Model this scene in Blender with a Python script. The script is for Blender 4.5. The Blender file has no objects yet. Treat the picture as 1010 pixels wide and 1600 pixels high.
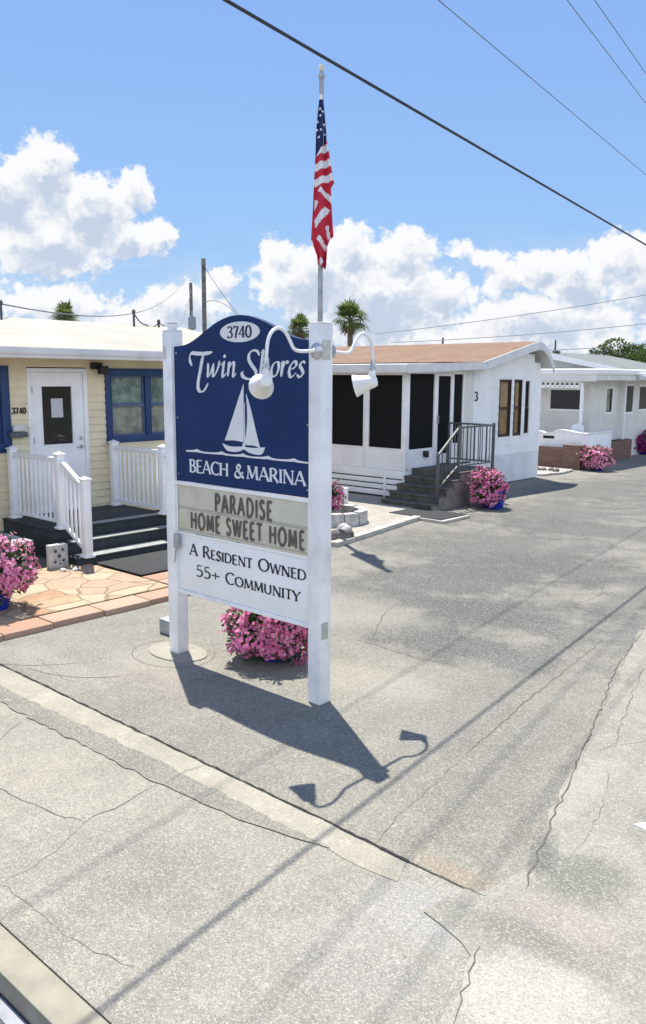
import bpy, bmesh, math, random
from mathutils import Vector, Matrix
random.seed(7)
R = math.radians
S = bpy.context.scene
COL = S.collection

# ------------------------------------------------------------------ camera
CZ = 2.5
PITCH = math.atan(210/1300.); ROLL = R(0.34)
fwd = Vector((0, math.cos(PITCH), -math.sin(PITCH))); rt = Vector((1, 0, 0)); up = rt.cross(fwd)
rt2 = rt*math.cos(ROLL)+up*math.sin(ROLL); up2 = -rt*math.sin(ROLL)+up*math.cos(ROLL)
cd = bpy.data.cameras.new('camera'); cam = bpy.data.objects.new('camera', cd); COL.objects.link(cam)
cd.sensor_fit = 'VERTICAL'; cd.sensor_height = 24; cd.lens = 24*1300/1600.; cd.clip_end = 3000; cd.clip_start = .05
cam.matrix_world = Matrix(((rt2.x, up2.x, -fwd.x, 0), (rt2.y, up2.y, -fwd.y, 0), (rt2.z, up2.z, -fwd.z, CZ), (0, 0, 0, 1)))
S.camera = cam

# ------------------------------------------------------------------ node helper
class NT:
    def __init__(s, tree): s.t = tree; s.L = tree.links
    def put(s, sock, v):
        if isinstance(v, bpy.types.NodeSocket): s.L.new(v, sock)
        else:
            try: sock.default_value = v
            except Exception:
                sock.default_value = tuple(v)+(1,) if hasattr(v, '__len__') else (v,)*len(sock.default_value)
    def n(s, typ, ins=None, **kw):
        nd = s.t.nodes.new(typ)
        for k, v in kw.items(): setattr(nd, k, v)
        for k, v in (ins or {}).items(): s.put(nd.inputs[k], v)
        return nd
    def m(s, op, a, b=0., c=None, clamp=False):
        nd = s.t.nodes.new('ShaderNodeMath'); nd.operation = op; nd.use_clamp = clamp
        s.put(nd.inputs[0], a); s.put(nd.inputs[1], b)
        if c is not None: s.put(nd.inputs[2], c)
        return nd.outputs[0]
    def vm(s, op, a, b=(0, 0, 0)):
        nd = s.t.nodes.new('ShaderNodeVectorMath'); nd.operation = op
        s.put(nd.inputs[0], a); s.put(nd.inputs[1], b)
        return nd.outputs[0] if op not in ('LENGTH', 'DOT_PRODUCT', 'DISTANCE') else nd.outputs['Value']
    def mix(s, f, a, b, bt='MIX'):
        nd = s.t.nodes.new('ShaderNodeMix'); nd.data_type = 'RGBA'; nd.blend_type = bt
        s.put(nd.inputs['Factor'], f)
        for k, v in ((6, a), (7, b)):
            if isinstance(v, (tuple, list)) and len(v) == 3: v = tuple(v)+(1,)
            s.put(nd.inputs[k], v)
        return nd.outputs[2]
    def noise(s, vec, scale, detail=4, rough=.5, out=0, dist=0.):
        nd = s.n('ShaderNodeTexNoise', {'Scale': scale, 'Detail': detail, 'Roughness': rough, 'Distortion': dist})
        if vec is not None: s.L.new(vec, nd.inputs['Vector'])
        return nd.outputs[out]
    def vor(s, vec, scale, feature='F1', out=0, rnd=1.):
        nd = s.n('ShaderNodeTexVoronoi', {'Scale': scale, 'Randomness': rnd}, feature=feature)
        if vec is not None: s.L.new(vec, nd.inputs['Vector'])
        return nd.outputs[out]
    def ss(s, x, a, b, o0=0., o1=1.):
        nd = s.t.nodes.new('ShaderNodeMapRange'); nd.interpolation_type = 'SMOOTHSTEP'
        for i, v in enumerate((x, a, b, o0, o1)): s.put(nd.inputs[i], v)
        return nd.outputs[0]
    def xyz(s, v):
        nd = s.t.nodes.new('ShaderNodeSeparateXYZ'); s.L.new(v, nd.inputs[0]); return nd.outputs
    def vec(s, x, y, z):
        nd = s.t.nodes.new('ShaderNodeCombineXYZ')
        for i, v in enumerate((x, y, z)): s.put(nd.inputs[i], v)
        return nd.outputs[0]

# ------------------------------------------------------------------ world: sky with cumulus
SUN = Vector((-.376, 1.257, 2.9)).normalized()
ELEV = math.asin(SUN.z); AZ = math.atan2(SUN.x, SUN.y)
W = bpy.data.worlds.new('World'); S.world = W; W.use_nodes = True
nt = W.node_tree; nt.nodes.clear(); T = NT(nt)
# a node group gives the cloud density for a direction
cg = bpy.data.node_groups.new('cloud_density', 'ShaderNodeTree')
cg.interface.new_socket('Vector', in_out='INPUT', socket_type='NodeSocketVector')
cg.interface.new_socket('Density', in_out='OUTPUT', socket_type='NodeSocketFloat')
g = NT(cg); gi = cg.nodes.new('NodeGroupInput'); go = cg.nodes.new('NodeGroupOutput')
V = gi.outputs[0]
x, y, z = g.xyz(V)
azd = g.m('MULTIPLY', g.m('ARCTAN2', x, y), 57.2958)
eld = g.m('MULTIPLY', g.m('ARCSINE', z), 57.2958)
P0 = g.vec(azd, eld, 0.)
w1 = g.vm('SUBTRACT', g.noise(P0, .55, 3, .5, out=1), (.5, .5, .5))
w2 = g.vm('SUBTRACT', g.noise(P0, 1.7, 4, .6, out=1), (.5, .5, .5))
nd = g.n('ShaderNodeVectorMath', operation='SCALE'); cg.links.new(w1, nd.inputs[0]); nd.inputs['Scale'].default_value = 1.9
nd2 = g.n('ShaderNodeVectorMath', operation='SCALE'); cg.links.new(w2, nd2.inputs[0]); nd2.inputs['Scale'].default_value = 1.0
PW = g.vm('ADD', g.vm('ADD', P0, nd.outputs[0]), nd2.outputs[0])
EL = [(-20.5, 10.6, 3.4, 2.2), (-17.9, 12.2, 2.7, 2.6), (-15.2, 10.3, 3.2, 2.4), (-12.3, 11.6, 1.35, 1.5), (-17.8, 8.2, 4.6, 2.3), (-13.2, 8.7, 2.9, 1.5), (-10.9, 8.9, 1.2, 1.1),
      (-17.5, 4.6, 4.5, 1.4), (-13, 3.5, 3, 1.2), (-9.3, 4.6, 3.0, 2.0), (-7.0, 6.3, 1.4, 1.2),
      (-3.2, 8.0, 1.2, 1.4), (-1.0, 6.3, 4.0, 2.6), (1.6, 8.2, 2.7, 1.7), (5.2, 8.1, 2.6, 1.7), (3.2, 5.0, 6.5, 3.2), (7.6, 5.4, 2.4, 1.5),
      (8.9, 8.3, 1.3, .55), (10.6, 7.6, 1.9, .75), (11.8, 6.4, 1.8, 1.2), (14.2, 7.0, 2.2, 1.6), (16.4, 6.2, 2.6, 1.8), (18.8, 7.4, 2.4, 1.8), (21.2, 6.0, 3.6, 2.4), (14.5, 3.8, 6.5, 1.9), (11, 2.5, 12, 1.4),
      (31, 8, 6, 3), (44, 6, 7, 3), (62, 8, 9, 4), (-32, 7, 6, 3.2), (-45, 9, 7, 4), (-66, 7, 10, 4),
      (95, 14, 24, 9), (-98, 16, 24, 10), (135, 20, 24, 13), (-138, 18, 26, 12), (176, 24, 26, 14), (-176, 24, 26, 14)]  # last row: unseen cloud banks added as fill light for camera-facing walls
env = None
px, py, _ = g.xyz(PW)
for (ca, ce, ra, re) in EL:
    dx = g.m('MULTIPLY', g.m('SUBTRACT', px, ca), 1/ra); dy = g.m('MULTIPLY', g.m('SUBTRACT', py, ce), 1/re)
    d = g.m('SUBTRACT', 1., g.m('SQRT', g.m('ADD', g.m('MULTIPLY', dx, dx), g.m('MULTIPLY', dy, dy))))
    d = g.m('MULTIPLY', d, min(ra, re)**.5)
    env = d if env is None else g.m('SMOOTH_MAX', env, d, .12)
f1 = g.m('MULTIPLY', g.m('SUBTRACT', g.noise(P0, 1.3, 7, .62), .5), .95)
f2 = g.m('ADD', g.m('MULTIPLY', g.m('SUBTRACT', g.vor(PW, .8, 'SMOOTH_F1'), .45), -.55), g.m('MULTIPLY', g.m('SUBTRACT', g.vor(PW, 2.1, 'SMOOTH_F1'), .45), -.30))
cg.links.new(g.m('ADD', g.m('ADD', env, f1), f2), go.inputs[0])
tc = T.n('ShaderNodeTexCoord'); D = tc.outputs['Generated']
def cdens(v):
    nd = nt.nodes.new('ShaderNodeGroup'); nd.node_tree = cg; nt.links.new(v, nd.inputs[0]); return nd.outputs[0]
d0 = cdens(D)
d1 = cdens(T.vm('NORMALIZE', T.vm('ADD', D, (-.006, 0, .013))))
dx, dy, dz = T.xyz(D)
el = T.m('MULTIPLY', T.m('ARCSINE', dz), 57.2958)
az_ = T.m('MULTIPLY', T.m('ARCTAN2', dx, dy), 57.2958)
alpha = T.ss(d0, -.06, .34)
lit = T.m('ADD', T.m('MULTIPLY', T.m('SUBTRACT', d0, d1), .95), .74)
lit = T.m('SUBTRACT', lit, T.m('MULTIPLY', T.ss(d0, .22, 1.5), .74))
lit = T.m('ADD', lit, T.m('MULTIPLY', T.m('SUBTRACT', T.noise(T.vec(az_, el, 0.), .38, 5, .6), .5), .75), clamp=True)
ccol = T.mix(T.ss(lit, .0, .85), (.57, .66, .81), (.98, .985, 1.))
haze = T.ss(el, 8.5, -1.)
wisp = T.m('MULTIPLY', T.m('MULTIPLY', T.ss(T.noise(T.vec(T.m('MULTIPLY', az_, .35), el, 0.), .55, 5, .6), .40, .72), T.ss(el, 11., 5.)), .75)
sky = T.n('ShaderNodeTexSky', sky_type='NISHITA', sun_disc=False, sun_elevation=ELEV, sun_rotation=AZ, altitude=0, air_density=1.0, dust_density=.6, ozone_density=2.0)
bg1 = T.n('ShaderNodeBackground', {'Color': sky.outputs[0], 'Strength': .055})
bg0 = T.n('ShaderNodeBackground', {'Color': T.mix(T.ss(el, 2., 30.), (.185, .325, .54), (.140, .255, .54)), 'Strength': 1.})
bg2 = T.n('ShaderNodeBackground', {'Color': ccol, 'Strength': T.m('ADD', .52, T.ss(dy, .35, -.7, 0., .75))})   # clouds behind the camera boosted to brighten the shaded walls
bg3 = T.n('ShaderNodeBackground', {'Color': (.72, .83, .98, 1), 'Strength': .46})
m0 = T.n('ShaderNodeMixShader', {0: .72, 1: bg1.outputs[0], 2: bg0.outputs[0]})
a = T.m('MULTIPLY', alpha, T.ss(el, -1., 1.))
m1 = T.n('ShaderNodeMixShader', {0: T.m('MAXIMUM', T.m('MULTIPLY', haze, .8), wisp), 1: m0.outputs[0], 2: bg3.outputs[0]})
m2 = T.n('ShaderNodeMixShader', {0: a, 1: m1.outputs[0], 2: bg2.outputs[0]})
T.n('ShaderNodeOutputWorld', {0: m2.outputs[0]})

# ------------------------------------------------------------------ sun and exposure
sl = bpy.data.lights.new('sun', 'SUN'); sl.energy = 4.4; sl.angle = R(.5); sl.color = (1, .95, .86)
so = bpy.data.objects.new('sun', sl); COL.objects.link(so); so.rotation_euler = SUN.to_track_quat('Z', 'Y').to_euler(); so.location = (-10, 20, 60)
S.view_settings.view_transform = 'Standard'; S.view_settings.look = 'None'; S.view_settings.exposure = .93; S.view_settings.gamma = 1

# ------------------------------------------------------------------ site frame: a runs along the street frontage, b up the driveway
TH = R(-42.2)
na = (math.cos(TH), math.sin(TH)); ea = (-math.sin(TH), math.cos(TH))
def WP(a, b, z=0.): return Vector((a*na[0]+b*ea[0], a*na[1]+b*ea[1], z))
ORG = {}
def tag(o, label=None, cat=None, group=None, kind=None):
    if label: o['label'] = label
    if cat: o['category'] = cat
    if group: o['group'] = group
    if kind: o['kind'] = kind
    return o
def thing(name, base, label, cat, group=None):
    o = bpy.data.objects.new(name, None); COL.objects.link(o); o.empty_display_size = .2
    o.location = WP(*base); o.rotation_euler = (0, 0, TH); ORG[o.name] = Vector(base)
    return tag(o, label, cat, group)

class MB:
    """collects shapes in site coordinates (a, b, z)"""
    def __init__(s): s.v = []; s.f = []; s.mi = []; s.cur = 0
    def add(s, vs, fs):
        o = len(s.v); s.v += [tuple(v) for v in vs]
        for f in fs: s.f.append(tuple(i+o for i in f)); s.mi.append(s.cur)
        return s
    def box(s, a0, a1, b0, b1, z0, z1, bev=0.):
        if bev <= 0:
            vs = [(x, y, z) for x in (a0, a1) for y in (b0, b1) for z in (z0, z1)]
            return s.add(vs, [(0, 1, 3, 2), (4, 6, 7, 5), (0, 4, 5, 1), (2, 3, 7, 6), (0, 2, 6, 4), (1, 5, 7, 3)])
        bm = bmesh.new(); bmesh.ops.create_cube(bm, size=1)
        for v in bm.verts: v.co = ((a0+a1)/2+v.co.x*(a1-a0), (b0+b1)/2+v.co.y*(b1-b0), (z0+z1)/2+v.co.z*(z1-z0))
        bmesh.ops.bevel(bm, geom=bm.edges[:], offset=bev, segments=2, affect='EDGES', profile=.5)
        return s.bm(bm)
    def bm(s, bm):
        bm.verts.index_update(); s.add([v.co[:] for v in bm.verts], [[v.index for v in f.verts] for f in bm.faces]); bm.free(); return s
    def pbox(s, pl, u0, u1, z0, z1, d0, d1, bev=0.):
        p = [pl(u0, z0, d0), pl(u1, z1, d1)]
        r = [sorted((p[0][i], p[1][i])) for i in range(3)]
        return s.box(r[0][0], r[0][1], r[1][0], r[1][1], r[2][0], r[2][1], bev)
    def prism(s, pts, off):
        """closed polygon (list of 3d points) extruded by the vector off"""
        n = len(pts); o = Vector(off)
        vs = [Vector(p) for p in pts]+[Vector(p)+o for p in pts]
        return s.add(vs, [tuple(range(n-1, -1, -1)), tuple(range(n, 2*n))]+[(i, (i+1) % n, n+(i+1) % n, n+i) for i in range(n)])
    def beam(s, p, q, w, h, upv=(0, 0, 1)):
        p, q = Vector(p), Vector(q); t = (q-p).normalized(); sd = t.cross(Vector(upv)).normalized(); u = sd.cross(t).normalized()
        pts = [p+sd*(x*w/2)+u*(y*h/2) for x, y in ((-1, -1), (1, -1), (1, 1), (-1, 1))]
        return s.prism(pts, q-p)
    def tube(s, path, r, seg=8, caps=True):
        path = [Vector(p) for p in path]; n = len(path); rs = r if isinstance(r, (list, tuple)) else [r]*n
        ref = None; vs = []
        for i, p in enumerate(path):
            t = (path[min(i+1, n-1)]-path[max(i-1, 0)]).normalized()
            if ref is None:
                ref = t.orthogonal().normalized()
            ref = (ref-t*ref.dot(t)).normalized(); bi = t.cross(ref)
            for k in range(seg):
                an = 2*math.pi*k/seg; vs.append(p+ref*(math.cos(an)*rs[i])+bi*(math.sin(an)*rs[i]))
        fs = [(i*seg+k, i*seg+(k+1) % seg, (i+1)*seg+(k+1) % seg, (i+1)*seg+k) for i in range(n-1) for k in range(seg)]
        if caps: fs += [tuple(range(seg-1, -1, -1)), tuple(range((n-1)*seg, n*seg))]
        return s.add(vs, fs)
    def lathe(s, c, prof, seg=20, axis=(0, 0, 1), caps=True):
        """prof: (radius, height along axis)"""
        ax = Vector(axis).normalized(); u = ax.orthogonal().normalized(); w = ax.cross(u); c = Vector(c); vs = []
        for r, h in prof:
            for k in range(seg):
                an = 2*math.pi*k/seg; vs.append(c+ax*h+u*(r*math.cos(an))+w*(r*math.sin(an)))
        n = len(prof)
        fs = [(i*seg+k, i*seg+(k+1) % seg, (i+1)*seg+(k+1) % seg, (i+1)*seg+k) for i in range(n-1) for k in range(seg)]
        if caps: fs += [tuple(range(seg-1, -1, -1)), tuple(range((n-1)*seg, n*seg))]
        return s.add(vs, fs)
    def build(s, name, mats, parent=None, smooth=35, org=None, recalc=True, rotz=None):
        if parent is not None: o = ORG[parent.name]
        else: o = Vector(org) if org is not None else Vector((0, 0, 0))
        me = bpy.data.meshes.new(name)
        me.from_pydata([(v[0]-o.x, v[1]-o.y, v[2]-o.z) for v in s.v], [], s.f)
        mats = mats if isinstance(mats, (list, tuple)) else [mats]
        for m in mats: me.materials.append(m)
        me.polygons.foreach_set('material_index', s.mi)
        if recalc:
            bm = bmesh.new(); bm.from_mesh(me); bmesh.ops.recalc_face_normals(bm, faces=bm.faces[:]); bm.to_mesh(me); bm.free()
        if smooth:
            me.polygons.foreach_set('use_smooth', [True]*len(me.polygons)); me.set_sharp_from_angle(angle=R(smooth))
        me.update()
        ob = bpy.data.objects.new(name, me); COL.objects.link(ob)
        if parent is not None: ob.parent = parent; ORG[ob.name] = o
        else:
            ob.location = WP(*o); ob.rotation_euler = (0, 0, TH if rotz is None else rotz); ORG[ob.name] = o
        return ob

def copy_tree(o, parent=None):
    kids = list(o.children); c = o.copy(); COL.objects.link(c)
    if parent is not None: c.parent = parent
    for k in kids: copy_tree(k, c)
    return c

# ------------------------------------------------------------------ materials
MATS = {}
def mat(name, col, rough=.6, var=.12, scale=6., metal=0., bump=0., bscale=60., spec=.4, col2=None, grime=0., trans=0.):
    if name in MATS: return MATS[name]
    m = bpy.data.materials.new(name); m.use_nodes = True; m.node_tree.nodes.clear(); t = NT(m.node_tree)
    co = t.n('ShaderNodeTexCoord').outputs['Object']
    n1 = t.noise(co, scale, 5, .6)
    c2 = col2 or tuple(max(0, c*(1-2*var)) for c in col)
    c = t.mix(t.ss(n1, .3, .7), c2, tuple(min(1, x*(1+var*.3)) for x in col))
    if grime:
        n2 = t.noise(co, 2.3, 8, .7)
        c = t.mix(t.m('MULTIPLY', t.ss(n2, .52, .72), grime), c, (.20, .17, .13))
    ins = {'Base Color': c, 'Roughness': t.m('ADD', t.m('MULTIPLY', n1, .2), rough-.1), 'Metallic': metal, 'Specular IOR Level': spec}
    if bump:
        b = t.n('ShaderNodeBump', {'Height': t.noise(co, bscale, 4, .6), 'Strength': bump, 'Distance': .01}); ins['Normal'] = b.outputs[0]
    p = t.n('ShaderNodeBsdfPrincipled', ins)
    if trans: p.inputs['Transmission Weight'].default_value = trans
    t.n('ShaderNodeOutputMaterial', {0: p.outputs[0]})
    MATS[name] = m; return m
def mat_island(name, cols, rough=.6, sub=0.):
    """colour varies from piece to piece (flower to flower, leaf to leaf)"""
    m = bpy.data.materials.new(name); m.use_nodes = True; m.node_tree.nodes.clear(); t = NT(m.node_tree)
    r = t.n('ShaderNodeNewGeometry').outputs['Random Per Island']
    cr = t.n('ShaderNodeValToRGB', {0: r}); e = cr.color_ramp.elements
    while len(e) < len(cols): e.new(.5)
    for i, c in enumerate(cols): e[i].position = i/(len(cols)-1); e[i].color = tuple(c)+(1,)
    p = t.n('ShaderNodeBsdfPrincipled', {'Base Color': cr.outputs[0], 'Roughness': rough, 'Specular IOR Level': .3})
    out = p.outputs[0]
    if sub:
        tr = t.n('ShaderNodeBsdfTranslucent', {0: cr.outputs[0]}); out = t.n('ShaderNodeMixShader', {0: sub, 1: out, 2: tr.outputs[0]}).outputs[0]
    t.n('ShaderNodeOutputMaterial', {0: out}); return m
def mat_glass(name, tint=(.02, .025, .03), clear=.5):
    m = bpy.data.materials.new(name); m.use_nodes = True; m.node_tree.nodes.clear(); t = NT(m.node_tree)
    co = t.n('ShaderNodeTexCoord').outputs['Object']
    b = t.n('ShaderNodeBump', {'Height': t.noise(co, 1.6, 2, .5), 'Strength': .05, 'Distance': .05})
    p = t.n('ShaderNodeBsdfPrincipled', {'Base Color': tuple(tint)+(1,), 'Roughness': .03, 'Specular IOR Level': .8, 'Normal': b.outputs[0]})
    tr = t.n('ShaderNodeBsdfTransparent', {0: (.85, .9, .9, 1)})
    mx = t.n('ShaderNodeMixShader', {0: clear, 1: p.outputs[0], 2: tr.outputs[0]})
    t.n('ShaderNodeOutputMaterial', {0: mx.outputs[0]}); return m

white = mat('white_vinyl', (.86, .86, .855), .45, .05, 3., bump=.08, bscale=30)
whitew = mat('white_weathered', (.86, .86, .855), .55, .07, 4., bump=.15, bscale=50, grime=.25)
signwhite = mat('sign_white', (.86, .86, .855), .45, .04, 3.)
navy = mat('navy_paint', (.008, .031, .118), .6, .10, 1.5, spec=.22)
blueframe = mat('blue_trim', (.014, .048, .150), .45, .1, 4.)
letterw = mat('letter_white', (.72, .74, .76), .5, .03)
letterk = mat('letter_black', (.012, .012, .016), .5, .03)
lettergrey = mat('letter_board_black', (.12, .112, .09), .6, .15, 20.)
boardm = mat('letter_board_face', (.60, .57, .46), .5, .06, 6., grime=.15)
alu = mat('aluminium', (.55, .56, .57), .35, .08, 10., metal=.7)
galv = mat('galvanised', (.42, .43, .44), .5, .15, 8., metal=.3)
yellow = mat('yellow_siding', (.76, .66, .46), .6, .05, 2.5, bump=.1, bscale=80, grime=.06)
yellowt = mat('yellow_trim', (.70, .60, .43), .6, .05)
roofw = mat('white_roof_membrane', (.345, .322, .268), .7, .10, 1.2, bump=.25, bscale=8)
fasciaw = mat('fascia_white', (.70, .69, .68), .55, .06, 3., grime=.2)
sidingw = mat('white_siding', (.86, .86, .855), .5, .05, 2., bump=.06, bscale=60, grime=.08)
creamw = mat('cream_wall', (.70, .69, .64), .6, .06, 2., grime=.1)
deckd = mat('dark_deck_paint', (.035, .042, .048), .7, .2, 6., bump=.2, grime=.12)
treadg = mat('tread_grey', (.30, .31, .29), .7, .12, 8., bump=.2, grime=.2)
stepg = mat('stair_grey', (.115, .108, .098), .8, .2, 6., bump=.2, grime=.2)
boardg = mat('stair_side_board', (.25, .22, .19), .75, .2, 5., bump=.2, grime=.3)
railm = mat('rail_grey', (.10, .105, .11), .5, .1)
darks = mat('dark_screen', (.011, .012, .012), .85, .2, 30., spec=.15)
blackm = mat('black_plastic', (.015, .016, .018), .5, .1)
rubber = mat('rubber_mat', (.032, .034, .036), .85, .25, 14., bump=.3, bscale=120)
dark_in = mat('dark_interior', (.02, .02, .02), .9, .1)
curtain_t = mat('tan_blind', (.58, .33, .15), .7, .15, 5.)
curtain_g = mat('greenish_curtain', (.48, .56, .50), .8, .3, 5.)
curtain_b = mat('beige_curtain', (.66, .60, .48), .8, .25, 5.)
glass = mat_glass('window_glass', clear=.84)
glassd = mat_glass('dark_glass', (.008, .012, .012), clear=.45)
brown = mat('brown_trim', (.05, .032, .022), .6, .1)
pole_w = mat('pole_wood', (.20, .185, .17), .85, .3, 3., bump=.4)
cablem = mat('cable_black', (.035, .038, .046), .6, .1)
cableg = mat('cable_grey', (.19, .20, .22), .6, .1)
bluepot = mat('blue_glazed_pot', (.01, .03, .33), .2, .2, 5., spec=.6)
conc = mat('pale_concrete', (.46, .43, .37), .85, .12, 3., bump=.3, bscale=60, grime=.2)
stone_w = mat('pale_stone', (.52, .50, .47), .85, .2, 7., bump=.5, bscale=20, grime=.3)
rockm = mat('dark_rock', (.17, .15, .13), .9, .3, 9., bump=.7, bscale=14)
brickm = None
soil = mat('soil', (.10, .075, .05), .95, .3, 10., bump=.6)
paper = mat('paper', (.55, .55, .58), .8, .05)
roofgrey = mat('grey_roof', (.17, .18, .175), .85, .12, 1.5, bump=.2)
roofpale = mat('pale_roof_edge', (.50, .52, .54), .7, .06)
navyl = mat('navy_line', (.02, .02, .11), .6, .1)

def mat_shingle():
    m = bpy.data.materials.new('orange_shingles'); m.use_nodes = True; m.node_tree.nodes.clear(); t = NT(m.node_tree)
    co = t.n('ShaderNodeTexCoord').outputs['Object']
    br = t.n('ShaderNodeTexBrick', {'Vector': t.vm('MULTIPLY', co, (1, 1, 0)), 'Color1': (.225, .125, .070, 1), 'Color2': (.175, .092, .050, 1), 'Mortar': (.10, .05, .032, 1), 'Scale': 1., 'Mortar Size': .008, 'Brick Width': .30, 'Row Height': .14})
    n = t.noise(co, 1.3, 6, .65); n2 = t.noise(co, 45, 3, .6)
    c = t.mix(t.ss(n, .35, .75), br.outputs[0], (.20, .125, .085)); c = t.mix(t.m('MULTIPLY', t.ss(n2, .5, .8), .5), c, (.085, .052, .038))
    b = t.n('ShaderNodeBump', {'Height': br.outputs[1], 'Strength': .5, 'Distance': .01}); b.invert = True
    p = t.n('ShaderNodeBsdfPrincipled', {'Base Color': c, 'Roughness': .9, 'Normal': b.outputs[0]}); t.n('ShaderNodeOutputMaterial', {0: p.outputs[0]}); return m
shingle = mat_shingle()
def mat_brick():
    m = bpy.data.materials.new('brick'); m.use_nodes = True; m.node_tree.nodes.clear(); t = NT(m.node_tree)
    co = t.n('ShaderNodeTexCoord').outputs['Object']; X, Y, Z = t.xyz(co)
    br = t.n('ShaderNodeTexBrick', {'Vector': t.vec(t.m('ADD', X, Y), Z, 0.), 'Color1': (.22, .11, .07, 1), 'Color2': (.16, .085, .06, 1), 'Mortar': (.20, .17, .15, 1), 'Scale': 1., 'Mortar Size': .006, 'Brick Width': .21, 'Row Height': .075})
    c = t.mix(t.ss(t.noise(co, 3, 5, .6), .4, .8), br.outputs[0], (.13, .09, .07))
    p = t.n('ShaderNodeBsdfPrincipled', {'Base Color': c, 'Roughness': .9}); t.n('ShaderNodeOutputMaterial', {0: p.outputs[0]}); return m
brickm = mat_brick()

# paving: aggregate speckle, large blotches, stains with a place of their own
def mat_paving(name, base, alt, speck=.5, stains=(), big=.35, grain=150., gain=.70):
    base = tuple(x*gain for x in base); alt = tuple(x*gain for x in alt); stains = [q[:6]+(tuple(x*gain for x in q[6]),) for q in stains]
    m = bpy.data.materials.new(name); m.use_nodes = True; m.node_tree.nodes.clear(); t = NT(m.node_tree)
    co = t.n('ShaderNodeTexCoord').outputs['Object']
    nb = t.noise(co, big, 6, .62); nm = t.noise(co, 2.6, 6, .65)
    c = t.mix(t.ss(nb, .32, .68), base, alt)
    c = t.mix(t.m('MULTIPLY', t.ss(nm, .40, .70), .55), c, tuple(x*.62 for x in base))
    c = t.mix(t.m('MULTIPLY', t.ss(t.noise(co, 9., 5, .7), .50, .72), .42), c, tuple(min(1, x*1.4) for x in base))
    X, Y, Z = t.xyz(co)
    st_ = t.noise(t.vec(t.m('MULTIPLY', X, 2.2), t.m('MULTIPLY', Y, .28), 0.), 1.3, 5, .6)
    c = t.mix(t.m('MULTIPLY', t.ss(st_, .50, .72), .45), c, tuple(x*.72 for x in base)); c = t.mix(t.m('MULTIPLY', t.ss(st_, .46, .26), .35), c, tuple(min(1, x*1.25) for x in base))
    fine = t.noise(co, 34., 5, .75); c = t.mix(t.m('MULTIPLY', t.ss(fine, .50, .72), .38), c, tuple(x*.58 for x in base)); c = t.mix(t.m('MULTIPLY', t.ss(fine, .46, .28), .30), c, tuple(min(1, x*1.35) for x in base))
    wob = t.noise(co, 1.8, 6, .7)
    for (sa, sb, ra, rb, rot, st, sc) in stains:
        ca, sn = math.cos(rot), math.sin(rot)
        da = t.m('SUBTRACT', X, sa); db = t.m('SUBTRACT', Y, sb)
        u = t.m('MULTIPLY', t.m('ADD', t.m('MULTIPLY', da, ca), t.m('MULTIPLY', db, sn)), 1/ra)
        v = t.m('MULTIPLY', t.m('SUBTRACT', t.m('MULTIPLY', db, ca), t.m('MULTIPLY', da, sn)), 1/rb)
        d = t.m('SQRT', t.m('ADD', t.m('MULTIPLY', u, u), t.m('MULTIPLY', v, v)))
        d = t.m('ADD', d, t.m('MULTIPLY', t.m('SUBTRACT', wob, .5), 2.2))
        c = t.mix(t.m('MULTIPLY', t.ss(d, 1.15, .35), st), c, sc)
    # aggregate
    v1 = t.vor(co, grain, out=1); r1 = t.xyz(v1)[0]
    g1 = t.noise(co, grain*.45, 4, .7)
    c = t.mix(t.m('MULTIPLY', t.ss(r1, .62, .98), speck), c, tuple(x*1.75 for x in base))
    c = t.mix(t.m('MULTIPLY', t.ss(r1, .34, .02), speck*.8), c, tuple(x*.32 for x in base))
    c = t.mix(t.m('MULTIPLY', t.ss(g1, .52, .70), speck*.75), c, tuple(x*.45 for x in base))
    bh = t.m('ADD', t.m('MULTIPLY', r1, .5), g1)
    b = t.n('ShaderNodeBump', {'Height': bh, 'Strength': .35, 'Distance': .006})
    p = t.n('ShaderNodeBsdfPrincipled', {'Base Color': c, 'Roughness': .88, 'Specular IOR Level': .25, 'Normal': b.outputs[0]})
    t.n('ShaderNodeOutputMaterial', {0: p.outputs[0]}); return m
DK = (.10, .105, .103); MD = (.19, .185, .17); LT = (.42, .39, .33); ORJ = (.40, .29, .19); PNK = (.40, .33, .30)
asphalt = mat_paving('driveway_asphalt', (.318, .300, .248), (.264, .254, .222), .50, [
    (-4.9, 7.5, 2.12, 0.88, .5, .95, DK), (-5.6, 8.8, 2.00, 1.25, .9, .85, DK), (-4.2, 6.5, 1.38, 0.62, .2, .85, DK), (-6.4, 10.8, 2.50, 1.88, .3, .75, DK), (-4.9, 10.2, 1.75, 1.12, .4, .8, DK), (-7.2, 14.5, 1.75, 2.38, .2, .7, DK), (-6.0, 13.2, 2.75, 1.25, .2, .75, DK),
    (-8.0, 18.5, 2.00, 3.12, 0., .7, DK), (-5.5, 17, 2.50, 2.50, 0., .55, DK), (-8.2, 24, 1.88, 6.25, .1, .6, DK), (-3.6, 9.0, 0.32, 3.20, .10, .6, DK), (-3.1, 8.6, 0.25, 2.20, .12, .55, DK), (-3.35, 5.6, .5, 1.6, .15, .35, MD), (-2.6, 4.6, .4, 1.1, .2, .35, MD),
    (-5.9, 4.3, .8, .42, .1, .55, LT), (-5.7, 6.7, 1.0, .8, .2, .6, LT), (-4.1, 5.2, .9, .4, .1, .5, LT), (-5.2, 4.0, .7, .25, .1, .35, PNK), (-6.5, 3.6, 1.0, .25, 0., .4, LT), (-2.1, 3.36, .35, .10, 0., .4, ORJ)], big=.5, grain=120.)
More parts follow.
